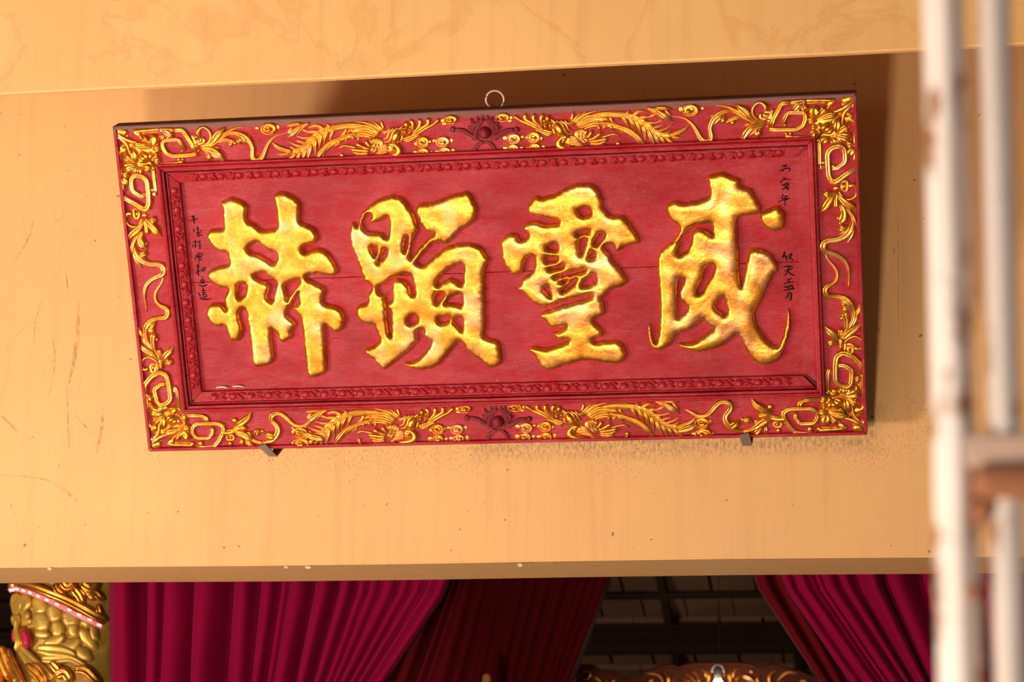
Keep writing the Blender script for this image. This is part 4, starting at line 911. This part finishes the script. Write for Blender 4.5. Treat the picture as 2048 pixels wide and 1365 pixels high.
# ------------------------------------------------------------------ carved canopy of the altar, bulb in front of it
YA = 2.45
CARV = simple('red_brown_carved_wood', (.075, .012, .004), .6, var=.3, vs=30, spec=.12)
GOLDA = mat_gold('altar_gold', False)
canopy = empty('altar_canopy', tuple(atY([(1400, 1365)], YA)[0]), label='carved red and gold altar canopy with a scalloped crest in the dark hall', category='altar')
c0 = np.array(canopy.location)
crest = [(1080, 1350), (1110, 1338), (1145, 1346), (1150, 1338), (1165, 1333), (1185, 1333), (1203, 1344), (1212, 1344), (1228, 1347), (1250, 1358), (1275, 1356), (1290, 1345), (1306, 1344), (1318, 1336), (1332, 1332.5), (1348, 1334), (1358, 1338), (1370, 1332), (1395, 1329.5), (1440, 1329), (1480, 1329), (1504, 1331.5), (1520, 1341), (1530, 1335), (1545, 1331.5), (1560, 1336), (1572, 1341), (1600, 1345), (1622, 1356), (1640, 1358), (1665, 1345), (1690, 1340), (1720, 1352)]
poly = [atY([p], YA)[0] for p in crest]
bot = poly[0][2] - .55
poly = [np.array([poly[0][0], YA, bot])] + poly + [np.array([poly[-1][0], YA, bot])]
link('carved_board', prism('carved_board', [p - c0 for p in poly], (0, .05, 0)), canopy, CARV)
rimp = [atY([p], YA - .006)[0] - c0 for p in crest]
link('crest_rim', tube('crest_rim', rimp, .007, 8), canopy, CARV)
for xx in (poly[1][0] + .12, poly[-2][0] - .12):
    link('post', boxes('post', [(xx - .05 - c0[0], xx + .05 - c0[0], .05, .15, -c0[2], bot + .3 - c0[2])], .004), canopy, CARV)
def aleaf(ps, wd, kind='leaf'):
    P = atY([p[:2] for p in ps], YA)[:, [0, 2]] - c0[[0, 2]]
    sc_ = (atY([(1401, 1340)], YA)[0] - atY([(1400, 1340)], YA)[0])[0]
    V, Fc = stroke_geo(P, np.array([p[2] for p in ps]) * sc_, kind, 1.6, 0.0)
    return [(x, -z, y) for x, y, z in V], Fc
for t in ["(1462,1338,3)(1459,1352,9)(1461,1366,6)", "(1414,1338,3)(1418,1350,8)(1417,1366,6)", "(1400,1338,3)(1410,1345,6)(1412,1356,5)", "(1475,1338,3)(1468,1346,6)(1466,1356,5)", "(1500,1344,6)(1506,1346,6)", "(1552,1342,4)(1540,1352,7)(1538,1370,5)", "(1594,1346,5)(1572,1348,7)(1556,1362,5)", "(1486,1354,9)(1500,1360,11)(1512,1370,6)", "(1480,1352,6)(1474,1362,8)", "(1327,1344,4)(1336,1356,8)(1338,1370,6)", "(1290,1347,4)(1316,1352,6)(1326,1364,5)", "(1348,1356,4)(1347,1370,7)", "(1385,1344,5)(1394,1352,6)(1398,1366,8)", "(1372,1350,4)(1384,1358,6)(1394,1370,6)", "(1366,1360,4)(1380,1366,6)", "(1184,1354,4)(1194,1358,6)(1204,1368,4)", "(1150,1360,5)(1145,1368,5)", "(1166,1344,3)(1180,1346,4)(1178,1358,4)(1166,1360,3)", "(1212,1362,5)(1216,1370,5)", "(1224,1366,4)(1230,1362,4)", "(1652,1361,4)(1660,1360,6)", "(1602,1364,6)(1614,1364,5)", "(1640,1364,4)(1650,1364,4)", "(1520,1352,3)(1514,1360,6)(1520,1368,4)", "(1430,1342,5)(1432,1352,6)", "(1450,1342,5)(1448,1354,6)", "(1298,1366,6)(1306,1362,6)"]:
    V, Fc = aleaf(pts(t), 0); me = mesh('gilded_leaf', V, Fc); bm = bmesh.new(); bm.from_mesh(me); bmesh.ops.recalc_face_normals(bm, faces=bm.faces); bm.to_mesh(me); bm.free()
    link('gilded_leaf', me, canopy, GOLDA)
YB = YA - .22
bp = atY([(1436, 1371)], YB)[0]; px_ = (atY([(1401, 1340)], YB)[0] - atY([(1400, 1340)], YB)[0])[0]
lamp = empty('bare_bulb_lamp', tuple(bp), label='lit bare bulb in a grey holder in front of the altar canopy', category='lamp')
EM, n_, b_ = newmat('glowing_bulb'); b_.inputs['Base Color'].default_value = (1, .9, .75, 1); b_.inputs['Emission Color'].default_value = (1.0, .86, .62, 1); b_.inputs['Emission Strength'].default_value = 130
link('bulb', lathe('bulb', [(px_ * r, px_ * z) for r, z in ((1, -11), (6, -9.5), (9.5, -5), (11, 0), (9.5, 5), (7, 9), (6, 13))], 20), lamp, EM)
link('holder', lathe('holder', [(px_ * r, px_ * z) for r, z in ((6.6, 11), (7.2, 12), (7.2, 28), (6.4, 31), (4, 33.5), (1, 34))], 20), lamp, simple('grey_bulb_holder', (.22, .2, .18), .5))
link('shade_ring', tube('shade_ring', [(px_ * (11.5 * math.cos(math.radians(a))), 0, px_ * (29 + 11 * math.sin(math.radians(a)))) for a in range(-20, 201, 10)], px_ * 1.8, 8), lamp, simple('pale_plastic', (.5, .42, .36), .4))
link('flex', tube('flex', [(0, 0.02, px_ * 34), (0, .06, px_ * 60), (0, .12, px_ * 400)], px_ * .9, 6), lamp, simple('black_flex', (.03, .025, .02), .6))

# amber glass lamp whose rounded top just reaches into the picture
YG = 1.15
gp = atY([(973, 1365)], YG)[0]; pg = (atY([(974, 1340)], YG)[0] - atY([(973, 1340)], YG)[0])[0]
gl = empty('amber_glass_lamp', (gp[0], gp[1], 0.0), label='slender amber glass lamp, only its rounded top showing before the dark curtain', category='lamp')
AM, n_, b_ = newmat('amber_glass'); b_.inputs['Base Color'].default_value = (.75, .30, .06, 1); b_.inputs['Roughness'].default_value = .08; b_.inputs['Transmission Weight'].default_value = .55; b_.inputs['IOR'].default_value = 1.45
z0 = gp[2]
link('glass', lathe('glass', [(pg * r, z0 + pg * z) for r, z in ((9, -160), (9.3, -40), (9.6, -4), (9.0, 2), (8.8, 5), (8.9, 9), (8, 12.5), (5.5, 16), (2.5, 17.4), (.4, 17.6))], 24), gl, AM)
link('base', lathe('base', [(.09, 0), (.09, .03), (.03, .08), (.022, z0 - pg * 190), (.03, z0 - pg * 165), (pg * 10, z0 - pg * 160)], 24), gl, simple('dark_bronze', (.12, .06, .03), .4, .6))

# ------------------------------------------------------------------ golden dragon column at the left, with a strip of red leds
GD = mat_gold('dragon_gold', True)
GD2, n_, b_ = newmat('dragon_bronze_gold'); 
v_ = coords(n_); cc = mix(n_, ramp(n_, noise(n_, v_, 22, 4), [(.35, 0.0), (.65, 1.0)]), (.38, .20, .034), (.62, .34, .045))
n_.links.new(cc, b_.inputs['Base Color']); b_.inputs['Metallic'].default_value = .45; b_.inputs['Roughness'].default_value = .4; bump(n_, b_, noise(n_, v_, 60, 4), .2, .003)
YD = .78
pd_ = (atY([(101, 1270)], YD)[0] - atY([(100, 1270)], YD)[0])[0]
dc = atY([(128, 1365)], YD)[0]
drag = empty('dragon_column', (dc[0], YD, 0.0), label='golden column wrapped by a scaly dragon, left of the crimson curtain', category='sculpture')
RD = 100 * pd_
def don(px):                                          # a point of the column's round surface, local
    P = atY([px], YD)[0]; x = P[0] - dc[0]; y = -math.sqrt(max(RD * RD - x * x, (.25 * RD) ** 2)) * .6
    return np.array([x, y, P[2]])
prof = [(0.6 * RD, 0.0), (.6 * RD, .2), (.62 * RD, 1.6)]
for py in (1420, 1365, 1340, 1310, 1290, 1260, 1230, 1205, 1190, 1175, 1150, 1100): prof.append((RD * 1.0, atY([(128, py)], YD)[0][2]))
prof.append((RD, 4.0))
bm_ = lathe('body', prof, 48)
for v in bm_.vertices:
    v.co.y *= .58
    if v.co.x < 0 and v.co.z > 1.7:                   # the muzzle swells and draws in again on the open side
        t = v.co.z - don((60, 1240))[2]; v.co.x *= 1.02 - .10 * min(1, abs(t) / .16) ** 2
link('body', bm_, drag, GD2)
def onbody(name, ps, mat, kind='round', k=1.0, lift=0.0):
    A = np.array(ps); sc_ = pd_
    V2, Fc = stroke_geo(A[:, :2] * sc_ * np.array([1, -1]), A[:, 2] * sc_, kind, 1.0, 0.0)
    V = []
    for x, y, z in V2:
        p = don((x / sc_, -y / sc_)); V.append((p[0], p[1] - z * 1.5 * k - lift, p[2]))
    me = mesh(name, V, Fc); bm = bmesh.new(); bm.from_mesh(me); bmesh.ops.recalc_face_normals(bm, faces=bm.faces); bm.to_mesh(me); bm.free()
    return link(name, me, drag, mat)
Q = lambda t: [(q[0] / 6.35, 1150 + q[1] / 6.35, q[2] / 6.35) for q in pts(t)]
for t in ["(250,310,130)(280,400,190)(255,480,120)", "(400,330,120)(440,400,150)(400,480,90)", "(590,370,110)(640,440,170)(640,520,150)", "(640,560,160)(660,640,200)(680,730,150)", "(800,470,120)(830,540,170)(850,620,130)", "(990,540,110)(1030,600,180)(1040,670,150)", "(860,670,110)(880,740,140)(870,810,110)", "(1060,700,100)(1070,770,110)(1090,820,80)", "(600,800,80)(680,810,110)(760,820,70)", "(720,920,60)(840,900,130)(950,840,60)", "(920,960,60)(1040,950,150)(1140,880,60)", "(1130,1010,110)(1190,1060,140)(1240,1100,90)", "(1180,760,100)(1230,850,130)(1300,960,70)", "(1290,700,60)(1300,780,80)(1310,860,60)", "(1200,640,110)(1240,690,90)", "(460,540,90)(440,620,110)(520,640,70)", "(220,560,80)(270,620,120)(300,560,80)"]:
    onbody('scale', [(a, b, c_ * 1.28) for a, b, c_ in Q(t)], GD2, 'round', .75)
for t in ["(640,1000,120)(800,1020,190)(980,1040,170)(1090,1080,90)", "(700,1130,90)(860,1130,130)(1040,1120,110)(1250,1230,60)", "(380,960,90)(470,1060,140)(580,1150,120)(700,1260,110)(820,1365,90)", "(300,600,70)(290,760,110)(330,880,120)(300,980,80)"]:
    onbody('jaw_fold', Q(t), GD2, 'leaf', 1.0, .004)
for t in ["(80,950,90)(120,1080,190)(190,1240,230)(280,1400,150)", "(160,980,70)(230,1120,110)(330,1280,120)(420,1420,80)", "(0,1150,120)(30,1280,150)(50,1420,120)", "(480,1190,60)(560,1260,130)(640,1330,140)(700,1420,110)", "(560,1190,60)(640,1230,90)(720,1330,90)(760,1420,60)", "(900,1330,150)(980,1300,150)(1040,1380,120)", "(1130,1260,110)(1230,1270,150)(1340,1390,110)", "(820,1180,90)(880,1240,130)(920,1300,90)"]:
    onbody('mane_lock', Q(t), GD, 'leaf', 1.2, .012)
for t in ["(200,180,120)(480,200,130)(800,310,120)(1060,420,130)(1380,600,150)", "(860,200,90)(900,280,100)(970,310,60)", "(950,170,110)(1010,230,120)(1090,180,90)", "(1100,260,120)(1150,330,120)(1180,400,80)", "(1200,190,110)(1280,230,130)(1340,160,100)", "(1270,330,120)(1330,290,120)(1380,340,100)", "(1180,240,70)(1240,300,80)", "(1350,440,60)(1370,520,80)"]:
    onbody('brow_leaf', Q(t), GD, 'leaf', 1.2, .006)
onbody('eye_socket', Q("(395,720,90)(400,850,130)(420,980,120)"), GD, 'round', .8)
REDE = simple('red_enamel', (.42, .010, .035), .35)
onbody('eye', Q("(455,780,110)(480,870,140)(485,940,110)"), REDE, 'round', 1.5, .008)
onbody('eye', Q("(225,720,40)(225,790,50)(225,860,40)"), REDE, 'round', 1.2, .004)
strip = empty('led_strip', (dc[0], YD, don((120, 1210))[2]), label='lit red led strip curving across the golden dragon column', category='light')
path = catmull([(32, 1189), (36, 1185.5), (48, 1185.5), (62, 1189.5), (88, 1198), (124, 1213), (160, 1231), (200, 1251), (221, 1262)], 40)
s0 = np.array([dc[0], YD, 0]) - np.array(strip.location)
P3 = [don(p) + s0 + np.array([0, -.034, 0]) for p in path]
V = []; Fc = []
for i, p in enumerate(P3):
    t = P3[min(i + 1, len(P3) - 1)] - P3[max(i - 1, 0)]; t /= np.linalg.norm(t); nrm = np.cross(t, (0, 1, 0)); nrm /= np.linalg.norm(nrm)
    for a, b in ((-4.2, 0), (-4.2, -.004), (4.2, -.004), (4.2, 0)): V.append(p + nrm * a * pd_ + np.array([0, b, 0]))
for i in range(len(P3) - 1):
    for k in range(4): Fc.append((i * 4 + k, i * 4 + (k + 1) % 4, i * 4 + 4 + (k + 1) % 4, i * 4 + 4 + k))
ST, n_, b_ = newmat('led_tape'); b_.inputs['Base Color'].default_value = (.45, .16, .19, 1); b_.inputs['Roughness'].default_value = .3; b_.inputs['Emission Color'].default_value = (1, .08, .06, 1); b_.inputs['Emission Strength'].default_value = .35
link('tape', mesh('tape', V, Fc, False), strip, ST)
LE, n_, b_ = newmat('red_led'); b_.inputs['Emission Color'].default_value = (1.0, .20, .15, 1); b_.inputs['Emission Strength'].default_value = 3.6
ledm = bpy.data.meshes.new('led'); bm = bmesh.new(); bmesh.ops.create_uvsphere(bm, u_segments=10, v_segments=6, radius=2.3 * pd_); bm.to_mesh(ledm); bm.free()
for (lx, ly) in ((37, 1187), (45, 1187), (56, 1188), (72, 1192.5), (88, 1197.5), (106, 1205), (124, 1213), (144, 1221.5), (167, 1232), (185, 1241), (203, 1250), (218, 1258.5)):
    for dx in (-1.6, 1.6):
        ob = link('led', ledm, strip, LE); p = don((lx + dx, ly + dx * .35)) + s0 + np.array([0, -.040, 0]); ob.location = tuple(p)

# ------------------------------------------------------------------ old gate with flaking white paint, close to the camera
PT, n_, b_ = newmat('flaking_white_paint'); v_ = coords(n_)
fl = ramp(n_, noise(n_, coords(n_, (1, 1, .45)), 26, 5, .65), [(.56, 0.0), (.63, 1.0)])
cc = mix(n_, noise(n_, v_, 9, 3), (.84, .66, .55), (.92, .78, .70)); cc = mix(n_, fl, cc, (.34, .13, .05))
n_.links.new(cc, b_.inputs['Base Color']); b_.inputs['Roughness'].default_value = .6; bump(n_, b_, fl, .3, -.003)
PEACH = simple('stained_pale_paint', (.62, .40, .29), .7, var=.25, vs=20)
RU = simple('rust', (.36, .13, .055), .85, var=.35, vs=30)
YP = -4.35
def bar(pt, pb, wpx, ang, name, mat, parent, base):
    """upright square tube between two photograph points, width in pixels"""
    a = atY([pt], YP)[0]; b = atY([pb], YP)[0]; k = np.linalg.norm(atY([(pt[0] + 1, pt[1])], YP)[0] - a); hw = wpx * k / 2 / (abs(math.cos(ang)) + abs(math.sin(ang)))
    d = (a - b) / np.linalg.norm(a - b); top = a + d * 1.3; bot_ = b - d * ((b[2] - .0) / d[2])
    u = np.array([math.cos(ang), math.sin(ang), 0]); w_ = np.cross(d, u); V = []
    n = 60
    for i in range(n + 1):
        c = bot_ + (top - bot_) * i / n
        for (s, t) in ((-1, -.8), (-.8, -1), (.8, -1), (1, -.8), (1, .8), (.8, 1), (-.8, 1), (-1, .8)):
            j = 1 + rng.uniform(-.03, .03); V.append(c + u * s * hw * j + w_ * t * hw * j - base)
    Fc = [(i * 8 + k_, i * 8 + (k_ + 1) % 8, i * 8 + 8 + (k_ + 1) % 8, i * 8 + 8 + k_) for i in range(n) for k_ in range(8)] + [tuple(range(8))[::-1], tuple(range(n * 8, n * 8 + 8))]
    return link(name, mesh(name, V, Fc), parent, mat)
gb = atY([(1900, 1365)], YP)[0]; gb[2] = 0
gate = empty('metal_gate', tuple(gb), label='tall old gate of white flaking rusty bars at the right edge, out of focus', category='gate')
base_ = np.array(gb)
bar((1886, 0), (1921, 1365), 92, math.radians(52), 'upright', PT, gate, base_)
bar((1988, 0), (2022, 1365), 66, math.radians(30), 'upright', PT, gate, base_)
def gbox(x0, x1, y0, y1, d0, d1, name, mat, bev=.004):
    a = atY([(x0, y1)], YP)[0]; b = atY([(x1, y0)], YP)[0]
    return link(name, boxes(name, [(a[0] - gb[0], b[0] - gb[0], d0, d1, a[2], b[2])], bev), gate, mat)
gbox(1930, 2075, 872, 938, -.016, .010, 'crossbar', PEACH)
gbox(1948, 2070, 938, 1004, -.026, .004, 'rusty_hinge', RU, .008)
gbox(1944, 1978, 1004, 1052, -.018, .012, 'hinge_plate', RU, .005)
gbox(1930, 1962, 1176, 1204, -.020, .012, 'rust_lug', RU, .005)
